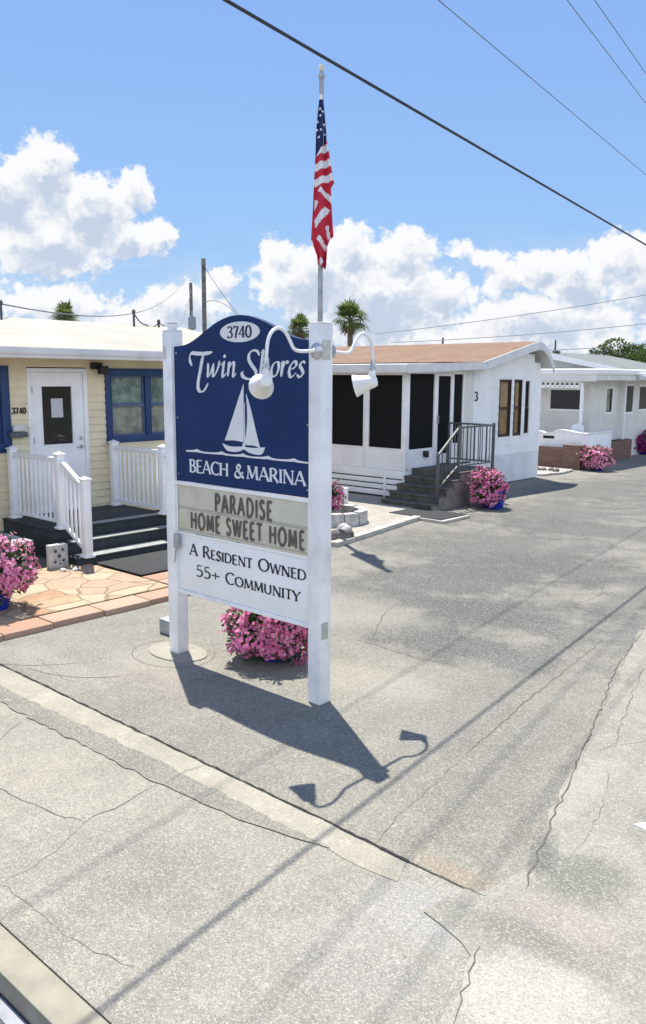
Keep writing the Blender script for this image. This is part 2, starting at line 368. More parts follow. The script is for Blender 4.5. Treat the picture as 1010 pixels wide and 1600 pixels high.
sidewalkm = mat_paving('sidewalk_concrete', (.38, .355, .295), (.33, .315, .268), .48, [
    (-2.05, 2.95, .38, .28, .3, .3, (.42, .44, .47)), (-2.15, 2.55, .5, .3, 0., .3, (.36, .36, .37)), (-3.3, 2.3, .6, .35, .2, .25, MD), (-4.9, 2.4, .8, .5, 0, .35, LT)], big=.8, grain=150., gain=.70)
stripm = mat_paving('mortar_strip', (.46, .43, .35), (.40, .37, .30), .25, [], big=1.6, grain=160.)
apronm = mat_paving('right_apron', (.36, .345, .285), (.31, .295, .25), .38, [
    (-1.93, 3.85, .16, .30, .3, .8, (.15, .15, .14)), (-1.6, 3.75, .3, .35, .1, .5, DK), (-1.5, 3.4, .35, .18, 0., .6, PNK), (-2.05, 4.6, .14, .7, .05, .6, LT), (-1.35, 4.5, .3, .5, 0, .4, DK), (-1.42, 2.8, .4, .36, .2, .75, (.50, .47, .40)), (-1.6, 3.15, .5, .12, .1, .5, MD)], big=1.1, grain=130., gain=.74)
roadm = mat_paving('road_asphalt', (.14, .14, .135), (.11, .11, .105), .5, [], grain=110.)
groundm = mat_paving('ground_soil', (.27, .25, .20), (.22, .21, .16), .4, [], big=.2, grain=40.)
walkm = mat_paving('walkway_concrete', (.50, .46, .39), (.44, .41, .35), .3, [], big=.8, grain=90.)
gravelm = mat_paving('white_gravel', (.50, .48, .45), (.42, .40, .37), 1., [], big=1., grain=28.)

def mat_flag_stone():
    m = bpy.data.materials.new('flagstone'); m.use_nodes = True; m.node_tree.nodes.clear(); t = NT(m.node_tree)
    co = t.n('ShaderNodeTexCoord').outputs['Object']
    wv = t.vm('ADD', co, t.vm('MULTIPLY', t.vm('SUBTRACT', t.noise(co, 1.6, 3, .5, out=1), (.5, .5, .5)), (.35, .35, 0)))
    wv = t.vm('MULTIPLY', wv, (1, 1, 0))
    cell = t.xyz(t.vor(wv, 2.3, out=1))[0]; edge = t.vor(wv, 2.3, 'DISTANCE_TO_EDGE')
    cr = t.n('ShaderNodeValToRGB', {0: cell}); e = cr.color_ramp.elements
    cols = [(.35, .245, .145), (.37, .27, .165), (.34, .205, .12), (.37, .22, .15), (.39, .305, .205), (.31, .165, .085), (.36, .23, .155)]
    while len(e) < len(cols): e.new(.5)
    for i, c in enumerate(cols): e[i].position = i/len(cols); e[i].color = c+(1,)
    cr.color_ramp.interpolation = 'CONSTANT'
    n = t.noise(co, 7, 6, .65)
    c = t.mix(t.ss(n, .35, .75), cr.outputs[0], (.37, .285, .175))
    gap = t.ss(edge, .012, .035)
    c = t.mix(gap, (.20, .15, .095), c)
    b = t.n('ShaderNodeBump', {'Height': t.m('ADD', gap, t.m('MULTIPLY', n, .3)), 'Strength': .6, 'Distance': .012})
    p = t.n('ShaderNodeBsdfPrincipled', {'Base Color': c, 'Roughness': .85, 'Normal': b.outputs[0]}); t.n('ShaderNodeOutputMaterial', {0: p.outputs[0]}); return m
flagstone = mat_flag_stone()
paver = mat_island('pink_paver', [(.36, .225, .155), (.40, .27, .195), (.33, .20, .135), (.38, .285, .205)], .85)
petal = mat_island('pink_petals', [(.68, .12, .32), (.80, .26, .47), (.74, .17, .38), (.86, .42, .58), (.60, .09, .29)], .55, .25)
petal_m = mat_island('magenta_petals', [(.36, .02, .22), (.46, .05, .30), (.30, .02, .18)], .55, .25)
petal_s = mat_island('salmon_petals', [(.72, .18, .38), (.84, .34, .52), (.78, .24, .44), (.88, .46, .60)], .55, .25)
flower_eye = mat('flower_eye', (.62, .50, .30), .6, .1)
leafm = mat_island('flower_leaves', [(.035, .075, .018), (.06, .12, .03), (.045, .09, .02), (.08, .13, .035)], .6, .2)
palmm = mat_island('palm_leaves', [(.09, .14, .035), (.13, .18, .05), (.18, .20, .065), (.10, .14, .045)], .5, .4)
palmd = mat_island('dead_fronds', [(.20, .14, .07), (.15, .10, .05), (.24, .17, .09)], .8, .1)
treem = mat_island('tree_leaves', [(.05, .085, .02), (.085, .13, .032), (.12, .155, .042), (.06, .10, .026)], .6, .25)
bark = mat('bark', (.16, .125, .09), .9, .3, 6., bump=.5)
palebark = mat('pale_bark', (.34, .31, .27), .9, .2, 6., bump=.4)

# ------------------------------------------------------------------ ground, driveway, pavement, kerb, road
def sheet(name, poly, z, m, thick=.02):
    b = MB(); b.prism([(p[0], p[1], z-thick) for p in poly], (0, 0, thick)); return tag(b.build(name, m, smooth=0), kind='structure')
def wob(pts, amp=.02, step=.12, seed=1, close=True):
    """subdivide a polyline and roughen it"""
    rnd = random.Random(seed); out = []; n = len(pts)
    for i in range(n if close else n-1):
        p = Vector(pts[i]+(0,)); q = Vector(pts[(i+1) % n]+(0,)); k = max(1, int((q-p).length/step))
        for j in range(k):
            r = p.lerp(q, j/k); out.append((r.x+rnd.uniform(-amp, amp), r.y+rnd.uniform(-amp, amp)))
    if not close: out.append(pts[-1])
    return out
sheet('ground', [(-900, -900), (900, -900), (900, 900), (-900, 900)], -.135, groundm)
sheet('driveway', [(-60, 3.28), (30, 3.28), (30, 120), (-60, 120)], 0, asphalt, .13)
sheet('sidewalk', [(-60, 1.60), (30, 1.60), (30, 3.278), (-60, 3.278)], -.004, sidewalkm, .12)
sheet('concrete_strip', wob([(-6.9, 2.86), (-5.6, 2.885), (-4.1, 2.91), (-4.0, 3.05), (-2.3, 3.09), (-2.36, 3.25), (-2.44, 3.272), (-9.5, 3.272), (-9.5, 2.86)], .012, .11, 3), -.0005, stripm, .003)
sheet('asphalt_patch', wob([(-9.0, 2.84), (-5.6, 2.87), (-4.05, 2.90), (-3.3, 2.955), (-2.9, 3.04), (-2.75, 3.085), (-4.1, 3.10), (-5.9, 3.04), (-9, 3.02)], .016, .07, 5), .003, asphalt, .003)
sheet('right_apron', wob([(-2.05, 3.0), (-1.98, 3.27), (-1.86, 3.55), (-2.2, 4.9), (-2.45, 5.9), (-2.85, 7.3), (-3.15, 8.6), (-3.4, 10.0), (-3.3, 11.5), (-1.5, 14), (6, 14), (6, 1.62), (-1.36, 1.62), (-1.56, 2.4), (-1.70, 2.9)], .03, .10, 9), .004, apronm, .008)
b = MB(); b.box(-60, 30, 1.44, 1.597, -.2, -.004, .012)
tag(b.build('kerb', mat('kerb_concrete', (.29, .265, .205), .85, .12, 5., bump=.4, bscale=70, grime=.25)), kind='structure')
sheet('road', [(-60, -30), (30, -30), (30, 1.438), (-60, 1.438)], -.105, roadm, .02)
sheet('road_edge_line', wob([(-20, 1.37), (-2.72, 1.37), (-2.74, 1.43), (-20, 1.43)], .004, .2, 2), -.101, mat('road_paint', (.27, .28, .31), .7, .15, 8., grime=.3), .003)
b = MB(); b.prism([(-1.63, 4.44, .004), (-1.50, 4.42, .004), (-1.30, 4.75, .004), (-1.42, 4.86, .004), (-1.52, 4.60, .004)], (0, 0, .005))
tag(b.build('road_marking', mat('road_paint_white', (.80, .80, .80), .7, .06)), kind='structure')

CR = [[(-4.00, 1.72), (-3.74, 1.74), (-3.49, 1.76), (-3.22, 1.755), (-3.01, 1.772), (-2.75, 1.845)], [(-4.9, 2.20), (-4.68, 2.214), (-4.354, 2.2485), (-4.085, 2.30), (-3.955, 2.344)],
      [(-3.955, 2.344), (-3.95, 2.55), (-3.993, 2.741), (-4.012, 2.90)], [(-3.955, 2.344), (-3.786, 2.085), (-3.748, 1.88), (-3.74, 1.74)], [(-5.30, 2.50), (-5.33, 2.544), (-5.527, 2.80)],
      [(-5.35, 5.88), (-5.14, 5.91), (-4.79, 5.973), (-4.30, 5.925), (-3.92, 5.977), (-3.25, 5.92)], [(-1.807, 3.678), (-1.75, 3.888), (-1.787, 4.197), (-1.84, 4.53), (-2.035, 5.02), (-2.144, 5.376), (-2.0, 5.58), (-1.6, 5.7)],
      [(-1.787, 3.475), (-1.939, 3.966), (-2.139, 4.687), (-2.406, 5.65), (-2.755, 6.80), (-3.05, 8.2), (-3.3, 9.6)], [(-2.58, 3.3), (-2.658, 3.576), (-2.737, 4.074), (-2.853, 4.785), (-2.996, 5.777), (-3.08, 6.5), (-3.2, 7.6)],
      [(-2.40, 3.13), (-2.37, 3.2), (-2.348, 3.335)], [(-5.6, 13.2), (-4.55, 11.0), (-4.2, 9.9), (-3.945, 9.22), (-3.975, 8.616)], [(-1.50, 2.2), (-1.56, 2.50), (-1.724, 2.958)],
      [(-6.67, 3.577), (-6.07, 3.478), (-5.79, 3.542)], [(-4.85, 6.05), (-5.305, 6.83), (-5.58, 7.665)], [(-2.144, 5.376), (-2.453, 6.472), (-2.615, 7.155)], [(-3.94, 9.2), (-4.4, 8.9), (-4.9, 8.85)], [(-4.0, 3.3), (-4.0, 3.12), (-3.96, 2.92)], [(-2.144, 5.376), (-2.2, 5.2), (-2.45, 5.15)]]
def top_at(a_, b_):
    """height of the paving surface at a point"""
    if b_ > 3.28: return .004 if a_ > (-1.80-(b_-3.49)*.30) else 0.
    if 2.84 < b_ and a_ < -2.4: return .0034
    return .0042 if a_ > -1.95 else -.004
b = MB(); rnd = random.Random(4)
for ci, c in enumerate(CR):
    pts = wob(c, .014, .055, 20+ci, False); wv = .0016+.0018*rnd.random(); n_ = len(pts); wd = []
    w = 1.
    for i in range(n_):
        w = min(1.7, max(.25, w+rnd.uniform(-.45, .45))); wd.append(wv*w*min(1, .3+min(i, n_-1-i)*.35))
    for i in range(n_-1):
        p, q = Vector(pts[i]), Vector(pts[i+1]); t = (q-p)
        if t.length < 1e-4: continue
        nn = Vector((-t.y, t.x)).normalized(); w0, w1 = wd[i], wd[i+1]
        zz = max(top_at(*p), top_at(*q))+.0009+.00015*(i % 3)+.0003*(ci % 3)
        b.add([(p.x-nn.x*w0, p.y-nn.y*w0, zz), (q.x-nn.x*w1, q.y-nn.y*w1, zz), (q.x+nn.x*w1, q.y+nn.y*w1, zz), (p.x+nn.x*w0, p.y+nn.y*w0, zz)], [(0, 1, 2, 3)])
tag(b.build('pavement_cracks', mat('crack', (.115, .105, .085), .95, .2, 30.), smooth=0), kind='structure')
b = MB()   # the open joint between drive and pavement
pts = wob([(-9.5, 3.283), (-2.3, 3.283), (-1.9, 3.29)], .006, .05, 77, False)
for i in range(len(pts)-1):
    w0 = rnd.uniform(.003, .009)*(1 if pts[i][0] < -2.4 else .5); p, q = pts[i], pts[i+1]; zz = .0042+.0002*(i % 2)
    b.add([(p[0], p[1]-w0, zz), (q[0], q[1]-w0, zz), (q[0], q[1]+w0, zz), (p[0], p[1]+w0, zz)], [(0, 1, 2, 3)])
tag(b.build('pavement_joint', mat('joint', (.032, .030, .027), .95, .2, 30.), smooth=0), kind='structure')
# old ring scars of the drive
b = MB()
def ring(ca, cb, ra, rb, a0, a1, w, z):
    n = 40
    for i in range(n):
        t0, t1 = a0+(a1-a0)*i/n, a0+(a1-a0)*(i+1)/n
        f = lambda t, s: (ca+(ra+s)*math.cos(t), cb+(rb+s)*math.sin(t), z)
        b.add([f(t0, -w), f(t1, -w), f(t1, w), f(t0, w)], [(0, 1, 2, 3)])
ring(-5.92, 4.50, .42, .34, 2.6, 7.2, .003, .0012); ring(-7.2, 4.3, 1.0, 1.1, -1.6, -.5, .003, .0016); ring(-6.6, 4.1, .9, .7, -1.5, -.4, .003, .0020)
tag(b.build('driveway_scars', mat('scar', (.085, .080, .068), .95, .25, 30.), smooth=0), kind='structure')
sheet('concrete_footing', [(-5.92+.33*math.cos(i*.26), 4.55+.22*math.sin(i*.26)) for i in range(24)], .010, stripm, .012)
# flagstone path, pavers, yard
sheet('yard', [(-40, -12), (-9.3, -12), (-9.3, 9.0), (-40, 9.0)], .03, groundm, .12)
sheet('flagstone_path', wob([(-9.7, -6), (-7.73, -6), (-7.78, 5.9), (-9.7, 5.9)], .008, .3, 8), .055, flagstone, .12)
b = MB(); k = 0; y = -6.
while y < 7.8:
    l = rnd.uniform(.34, .62); d = .02*math.sin(k*1.7); b.box(-7.72+d*.3, -7.37-.045*(y+2)/8+rnd.uniform(-.012, .012), y+.006, y+l-.006, -.05, .058+rnd.uniform(-.004, .004), .010); y += l; k += 1
y = 5.92
for r in range(2):
    x = -8.40
    while x < -7.8:
        l = .31; b.box(x+.005, x+l-.01, 5.93+r*.9, 5.93+r*.9+.88, -.05, .056+.003*rnd.random(), .008); x += l
tag(b.build('paver_edging', paver), kind='structure')
sheet('walkway', [(-16, 9.15), (-8.17, 9.15), (-8.72, 12.0), (-8.72, 12.75), (-10.0, 13.6), (-16, 13.6)], .045, walkm, .12)
b = MB()
for i in range(5):
    t0, t1 = i/5, (i+1)/5; p, q = Vector((-8.08, 9.15)).lerp(Vector((-8.62, 12.05)), t0), Vector((-8.08, 9.15)).lerp(Vector((-8.62, 12.05)), t1-.01)
    b.beam((p.x, p.y, .02), (q.x, q.y, .02), .14, .10)
tag(b.build('walkway_kerb', conc), kind='structure')
sheet('gravel_bed', wob([(-10.25, 19.75), (-10.05, 20.6), (-10.2, 21.5), (-16, 21.9), (-16, 19.75)], .02, .2, 6), .05, gravelm, .12)

# ------------------------------------------------------------------ stroke lettering
def arc(cx, cy, rx, ry, a0, a1, n=12):
    return [(cx+rx*math.cos(R(a0+(a1-a0)*i/n)), cy+ry*math.sin(R(a0+(a1-a0)*i/n))) for i in range(n+1)]
def cat(pts, n=6):
    o = []; P = [pts[0]]+list(pts)+[pts[-1]]
    for i in range(1, len(P)-2):
        p0, p1, p2, p3 = [Vector(p) for p in P[i-1:i+3]]
        for j in range(n):
            t = j/n; o.append(tuple(.5*((2*p1)+(p2-p0)*t+(2*p0-5*p1+4*p2-p3)*t*t+(3*p1-p0-3*p2+p3)*t**3)))
    return o+[tuple(pts[-1])]
TK, TN = 1., .45     # thick and thin pen
# glyph: (advance, [(points, weight or None, serif)])
GL = {
 'A': (.80, [([(.03, 0), (.39, 1)], TN, 1), ([(.39, 1), (.77, 0)], TK, 1), ([(.16, .34), (.63, .34)], TN, 0)]),
 'B': (.66, [([(.12, 0), (.12, 1)], TK, 1), ([(.12, 1)]+arc(.30, .765, .22, .235, 90, -90)+[(.12, .53)], None, 0), ([(.12, .53)]+arc(.33, .265, .26, .265, 90, -90)+[(.12, 0)], None, 0)]),
 'C': (.78, [(arc(.47, .5, .41, .5, 48, 312, 20), None, 0)]),
 'D': (.82, [([(.12, 0), (.12, 1)], TK, 1), ([(.12, 1), (.3, 1)]+arc(.32, .5, .43, .5, 90, -90, 16)+[(.12, 0)], None, 0)]),
 'E': (.60, [([(.12, 0), (.12, 1)], TK, 1), ([(.12, 1), (.54, 1)], TN, 0), ([(.12, .52), (.46, .52)], TN, 0), ([(.12, 0), (.56, 0)], TN, 0)]),
 'H': (.82, [([(.12, 0), (.12, 1)], TK, 1), ([(.70, 0), (.70, 1)], TK, 1), ([(.12, .52), (.70, .52)], TN, 0)]),
 'I': (.26, [([(.13, 0), (.13, 1)], TK, 1)]),
 'M': (.98, [([(.10, 0), (.17, 1)], TN, 1), ([(.17, 1), (.49, .1)], TK, 0), ([(.49, .1), (.81, 1)], TN, 0), ([(.81, 1), (.88, 0)], TK, 1)]),
 'N': (.86, [([(.12, 0), (.12, 1)], TN, 1), ([(.12, 1), (.74, 0)], TK, 0), ([(.74, 0), (.74, 1)], TN, 1)]),
 'O': (.92, [(arc(.46, .5, .40, .5, 90, 450, 28), None, 0)]),
 'P': (.62, [([(.12, 0), (.12, 1)], TK, 1), ([(.12, 1)]+arc(.30, .74, .25, .26, 90, -90)+[(.12, .48)], None, 0)]),
 'R': (.72, [([(.12, 0), (.12, 1)], TK, 1), ([(.12, 1)]+arc(.30, .75, .24, .25, 90, -90)+[(.12, .50)], None, 0), ([(.32, .50), (.68, 0)], TK, 0)]),
 'S': (.58, [(cat([(.49, .84), (.40, .96), (.27, 1.0), (.13, .92), (.09, .76), (.17, .62), (.32, .52), (.46, .40), (.51, .25), (.44, .08), (.28, 0), (.14, .04), (.06, .17)], 4), 'S', 0)]),
 'T': (.68, [([(.34, 0), (.34, 1)], TK, 1), ([(.03, 1), (.65, 1)], TN, 0)]),
 'U': (.80, [([(.11, 1), (.11, .34)]+arc(.39, .34, .28, .34, 180, 360)+[(.67, .34), (.67, 1)], None, 0)]),
 'W': (1.1, [([(.04, 1), (.30, 0)], TK, 1), ([(.30, 0), (.55, 1)], TN, 0), ([(.55, 1), (.80, 0)], TK, 0), ([(.80, 0), (1.06, 1)], TN, 1)]),
 'Y': (.70, [([(.02, 1), (.35, .46)], TK, 1), ([(.35, .46), (.68, 1)], TN, 1), ([(.35, .46), (.35, 0)], TK, 1)]),
 '&': (.88, [(cat([(.82, .02), (.60, .22), (.34, .60), (.24, .80), (.32, .96), (.44, .98), (.54, .86), (.50, .70), (.34, .56), (.16, .42), (.08, .24), (.16, .06), (.34, 0), (.54, .08), (.68, .28), (.74, .48)], 4), 'S', 0)]),
 '3': (.56, [(cat([(.08, .86), (.16, .97), (.28, 1.0), (.42, .92), (.45, .76), (.36, .60), (.22, .54)], 4), None, 0), (cat([(.22, .54), (.40, .48), (.50, .28), (.43, .08), (.26, 0), (.10, .05), (.05, .16)], 4), None, 0)]),
 '7': (.54, [([(.05, .80), (.06, .97), (.50, .97)], TN, 0), ([(.50, .97), (.34, .5), (.24, 0)], TK, 0)]),
 '4': (.60, [([(.42, 0), (.42, 1)], TK, 1), ([(.42, 1), (.04, .28), (.58, .28)], TN, 0)]),
 '0': (.60, [(arc(.30, .5, .24, .5, 90, 450, 24), None, 0)]),
 '5': (.56, [([(.46, 1), (.14, 1), (.12, .55)], TN, 0), (cat([(.12, .55), (.24, .62), (.40, .56), (.50, .36), (.42, .10), (.24, 0), (.06, .06)], 4), None, 0)]),
 '+': (.66, [([(.33, .12), (.33, .72)], TN, 0), ([(.04, .42), (.62, .42)], TN, 0)]),
 ' ': (.36, [])}
SERIAL = [0]
def ribbon(mb, pl, pts, ws, depth):
    """raised stroke of varying half width on the wall map pl(u, z, d)"""
    SERIAL[0] += 1; d1 = depth+.00025*(SERIAL[0] % 12); n = len(pts); vs = []
    for i in range(n):
        p = Vector(pts[i]); t = (Vector(pts[min(i+1, n-1)])-Vector(pts[max(i-1, 0)]))
        t = t.normalized() if t.length > 1e-9 else Vector((1, 0)); nn = Vector((-t.y, t.x)); w = ws[i]
        if 0 < i < n-1:
            t0 = (p-Vector(pts[i-1])); c = t0.normalized().dot(t) if t0.length > 1e-9 else 1
            w = w/max(.55, c)
        for s in (-1, 1):
            for d in (0, d1): vs.append(pl(p.x+nn.x*w*s, p.y+nn.y*w*s, d))
    fs = []
    for i in range(n-1):
        a, b_ = 4*i, 4*i+4
        fs += [(a+1, b_+1, b_+3, a+3), (a, b_, b_+1, a+1), (a+2, a+3, b_+3, b_+2)]
    fs += [(0, 1, 3, 2), (4*n-4, 4*n-2, 4*n-1, 4*n-3)]
    mb.add(vs, fs)
def word_width(txt, small=None, track=0.):
    return sum((GL[c.upper()][0]*(small if small and c.islower() else 1)+track) for c in txt)-track
def write(mb, pl, txt, u0, z0, h, width=None, pen=.15, small=None, track=.04, serif=True, mono=False, depth=.004, thin=None):
    """capital lettering; lower case letters are drawn as small capitals of relative size `small`"""
    tot = word_width(txt, small, track)*h; sx = (width/tot) if width else 1.; u = u0
    for c in txt:
        k = small if (small and c.islower()) else 1.; adv, strokes = GL[c.upper()]; hh = h*k
        for pts, wt, sf in strokes:
            pen_ = pen*h*(.5+.5*k)
            P = [(u+p[0]*hh*sx, z0+p[1]*hh) for p in pts]; ws = []
            for i in range(len(P)):
                t = Vector(P[min(i+1, len(P)-1)])-Vector(P[max(i-1, 0)]); t = t.normalized() if t.length > 1e-9 else Vector((0, 1))
                if mono: w = pen_/2*(sx if abs(t.y) > .7 else .8)
                elif wt == 'S': w = pen_/2*(TN+(1-TN)*abs(t.dot(Vector((.75, -.66))))**1.3)
                elif wt is None: w = pen_/2*(TN+(1-TN)*abs(t.y)**1.4)
                else: w = pen_/2*wt
                ws.append(w)
            if len(P) == 2:   # flared ends
                P = [P[0], tuple(Vector(P[0]).lerp(Vector(P[1]), .5)), P[1]]; ws = [ws[0]*1.08, ws[0]*.92, ws[1]*1.08] if not mono else [ws[0]]*3
            ribbon(mb, pl, P, ws, depth)
            if serif and sf and not mono:
                for e in (P[0], P[-1]):
                    if min(abs(e[1]-z0), abs(e[1]-z0-hh)) < .02*hh:
                        ins = pen*h*.16*(1 if abs(e[1]-z0) < .02*hh else -1)
                        ribbon(mb, pl, [(e[0]-.105*hh*sx, e[1]+ins), (e[0]+.105*hh*sx, e[1]+ins)], [pen*h*.17]*2, depth)
        u += (adv*k+track)*h*sx if k == 1 else (adv*k+track*.9)*h*sx
def pen_stroke(mb, pl, pts, nib=.028, ang=40, mn=.006, depth=.004, n=6, taper=True):
    P = cat(pts, n); ws = []
    for i in range(len(P)):
        t = Vector(P[min(i+1, len(P)-1)])-Vector(P[max(i-1, 0)]); t.normalize()
        w = max(mn, nib/2*abs(t.cross(Vector((math.cos(R(ang)), math.sin(R(ang)))))))
        k = min(i, len(P)-1-i)/max(1, len(P)-1)
        ws.append(w*(min(1, .35+k*5) if taper else 1))
    ribbon(mb, pl, P, ws, depth)

# ------------------------------------------------------------------ the community sign
SB = 4.57
sign = thing('community_sign', (-5.05, SB, 0), 'tall blue and white community sign board between two white posts', 'sign')
HP = .063
for pa in (-5.92, -4.175):
    b = MB(); b.box(pa-HP, pa+HP, SB-HP, SB+HP, 0, 2.885, .006)
    post = b.build('post', whitew, sign)
    c = MB()
    if pa < -5: c.box(pa-HP+.004, pa+HP-.004, SB-HP+.004, SB+HP-.004, 2.886, 2.90, .003); c.box(pa-.035, pa+.035, SB-.035, SB+.035, 2.90, 2.955, .008); c.box(pa-.042, pa+.042, SB-.042, SB+.042, 2.956, 2.968, .003)
    else: c.box(pa-HP+.004, pa+HP-.004, SB-HP+.004, SB+HP-.004, 2.886, 2.895, .003)
    c.build('post_cap', whitew, post)
FB = SB-.035   # front face of the panels
L0, L1 = -5.855, -4.24
plf = lambda u, z, d: (u, FB-d, z)
# arched top of the blue panel
prof = cat([(L0, 2.755), (-5.70, 2.768), (-5.57, 2.81), (-5.44, 2.872), (-5.30, 2.935), (-5.16, 2.974), (-5.04, 2.985), (-4.92, 2.974), (-4.78, 2.938), (-4.64, 2.885), (-4.51, 2.828), (-4.38, 2.788), (L1, 2.77)], 5)
b = MB(); b.prism([(L0, FB, 1.60)]+[(u, FB, z) for u, z in prof]+[(L1, FB, 1.60)], (0, .05, 0))
panel = b.build('blue_panel', navy, sign, smooth=20)
oc = (-5.012, 2.853)
b = MB(); b.prism([(oc[0]+.232*math.cos(i*math.pi/24), FB, oc[1]+.080*math.sin(i*math.pi/24)) for i in range(48)], (0, -.006, 0)); b.build('number_plaque', letterw, panel)
b = MB(); write(b, lambda u, z, d: (u, FB-.0065-d, z), '3740', oc[0]-.143, oc[1]-.044, .088, .286, .20, depth=.002); b.build('number_lettering', mat('navy_letters', (.015, .02, .06), .5, .05), panel)
# script
b = MB()
ps = lambda pts, **k: pen_stroke(b, plf, pts, **k)
ps([(-5.612, 2.592), (-5.636, 2.635), (-5.632, 2.68), (-5.60, 2.697), (-5.55, 2.693), (-5.47, 2.690), (-5.40, 2.694), (-5.345, 2.702)], nib=.036, ang=60)
ps([(-5.45, 2.690), (-5.475, 2.64), (-5.50, 2.56), (-5.528, 2.47), (-5.535, 2.415), (-5.515, 2.382), (-5.48, 2.378), (-5.445, 2.398), (-5.405, 2.447)], nib=.038, ang=15, mn=.007)
def lc(ch, u, w, z=2.505, h=.112):
    q = lambda p: (u+p[0]*w+p[1]*.022, z+p[1]*h)
    D = {'w': [[(0, .98), (.07, .55), (.10, .1), (.18, .0), (.36, .35), (.50, .95)], [(.50, .95), (.52, .4), (.58, .03), (.72, .1), (.92, .6), (.98, 1.02), (.88, .92)]],
         'i': [[(.05, .75), (.40, 1.0), (.42, .5), (.45, .05), (.62, 0), (.95, .25)]], 'n': [[(.0, .85), (.12, 1.0), (.14, .5), (.14, 0)], [(.14, .45), (.35, .85), (.55, 1.0), (.68, .85), (.70, .4), (.74, .05), (.86, .02), (1.02, .25)]],
         'h': [[(-.02, 1.62), (.14, 1.75), (.16, 1.1), (.16, .5), (.14, 0)], [(.15, .45), (.35, .85), (.55, 1.0), (.68, .85), (.70, .4), (.74, .05), (.86, .02), (1.0, .2)]],
         'o': [[(.55, 1.0), (.22, .85), (.04, .45), (.16, .08), (.45, 0), (.80, .2), (.95, .6), (.82, .92), (.55, 1.0)]], 'r': [[(0, .85), (.2, 1.0), (.24, .5), (.24, 0)], [(.24, .45), (.5, .88), (.75, 1.0), (1.0, .88)]],
         'e': [[(.10, .48), (.55, .55), (.88, .75), (.75, .98), (.45, .98), (.14, .70), (.06, .35), (.25, .04), (.55, 0), (.98, .28)]], 's': [[(.92, .86), (.66, 1.0), (.36, .90), (.32, .68), (.62, .48), (.82, .25), (.62, .02), (.30, 0), (.02, .16)]]}
    for st in D[ch]: ps([q(p) for p in st], nib=.031, ang=28, mn=.0055)
lc('w', -5.425, .145); lc('i', -5.262, .085); lc('n', -5.175, .11)
ribbon(b, plf, [(-5.205, 2.660), (-5.182, 2.672)], [.012, .012], .004)
ps([(-4.785, 2.668), (-4.81, 2.700), (-4.86, 2.706), (-4.90, 2.68), (-4.905, 2.635), (-4.87, 2.59), (-4.83, 2.55), (-4.83, 2.51), (-4.87, 2.487), (-4.93, 2.488), (-4.975, 2.505), (-4.988, 2.535), (-4.965, 2.545)], nib=.034, ang=25, mn=.006)
lc('h', -4.80, .12); lc('o', -4.665, .085); lc('r', -4.565, .075); lc('e', -4.475, .08); lc('s', -4.385, .075)
b.build('script_lettering', letterw, panel, smooth=0)
# sail boat
b = MB(); pp = lambda pts, d=.004: b.prism([(u, FB, z) for u, z in pts], (0, -d, 0))
pp([(-4.972, 2.445), (-5.03, 2.335), (-5.10, 2.19), (-5.205, 1.985), (-5.09, 1.992), (-4.976, 1.984)], .0042)
pp([(-4.966, 2.30), (-4.960, 2.30), (-4.957, 1.945), (-4.990, 1.945), (-4.988, 1.975), (-4.970, 1.978)], .0047)
pp(cat([(-4.943, 2.372), (-4.91, 2.30), (-4.872, 2.20), (-4.83, 2.07), (-4.785, 1.948)], 5)+cat([(-4.785, 1.948), (-4.86, 1.963), (-4.955, 1.972), (-4.938, 2.09), (-4.930, 2.22), (-4.943, 2.372)], 5)[1:-1], .0044)
pp(cat([(-5.235, 1.958), (-5.13, 1.940), (-4.99, 1.946), (-4.86, 1.944), (-4.728, 1.957)], 5)+cat([(-4.742, 1.925), (-4.775, 1.896), (-4.85, 1.893), (-4.92, 1.905), (-4.972, 1.925), (-5.02, 1.908), (-5.08, 1.898), (-5.17, 1.902), (-5.21, 1.93)], 5), .0051)
b.build('sailboat_emblem', letterw, panel, smooth=0)
b = MB(); top = []; bot = []
for i in range(121):
    u = -5.71+1.45*i/120; e = 0.
    for c in (-5.562, -5.241, -4.981, -4.693, -4.411):
        s = (u-c)
        e = max(e, .020*math.exp(-abs(s)/(.060 if s < 0 else .035)))
    top.append((u, 1.8735+e)); bot.append((u, 1.861+.25*e))
pp(top+bot[::-1], .0048); b.build('wave_line', letterw, panel, smooth=0)
for txt, u, wd in (('BEACH', -5.672, .505), ('&', -5.096, .125), ('MARINA', -4.945, .655)):
    b = MB(); write(b, plf, txt, u, 1.690, .106, wd, .20); b.build('lettering', letterw, panel, smooth=0)
# letter board
b = MB(); b.box(L0, L1, FB-.004, FB+.046, 1.150, 1.565, .003); lb = b.build('letter_board', boardm, sign)
b = MB()
b.box(L0-.0, L1, FB-.020, FB-.006, 1.566, 1.598, .004); b.box(L0, L1, FB-.014, FB-.006, 1.128, 1.148, .003); b.box(L0, L0+.018, FB-.014, FB-.006, 1.15, 1.564, .003); b.box(L1-.018, L1, FB-.014, FB-.006, 1.15, 1.564, .003)
b.build('frame', signwhite, lb)
b = MB()
for zz in (1.357, 1.372, 1.172): b.box(L0+.02, L1-.02, FB-.0095, FB-.0045, zz, zz+.0045)
b.build('letter_track', mat('letter_track_grey', (.40, .40, .36), .5, .1), lb, smooth=0)
b = MB(); plb = lambda u, z, d: (u, FB-.0096-d, z)
write(b, plb, 'PARADISE', -5.335, 1.383, .146, .69, .20, track=.24, mono=True, depth=.002)
write(b, plb, 'HOME SWEET HOME', -5.662, 1.198, .138, 1.37, .20, track=.24, mono=True, depth=.002)
b.build('board_lettering', lettergrey, lb, smooth=0)
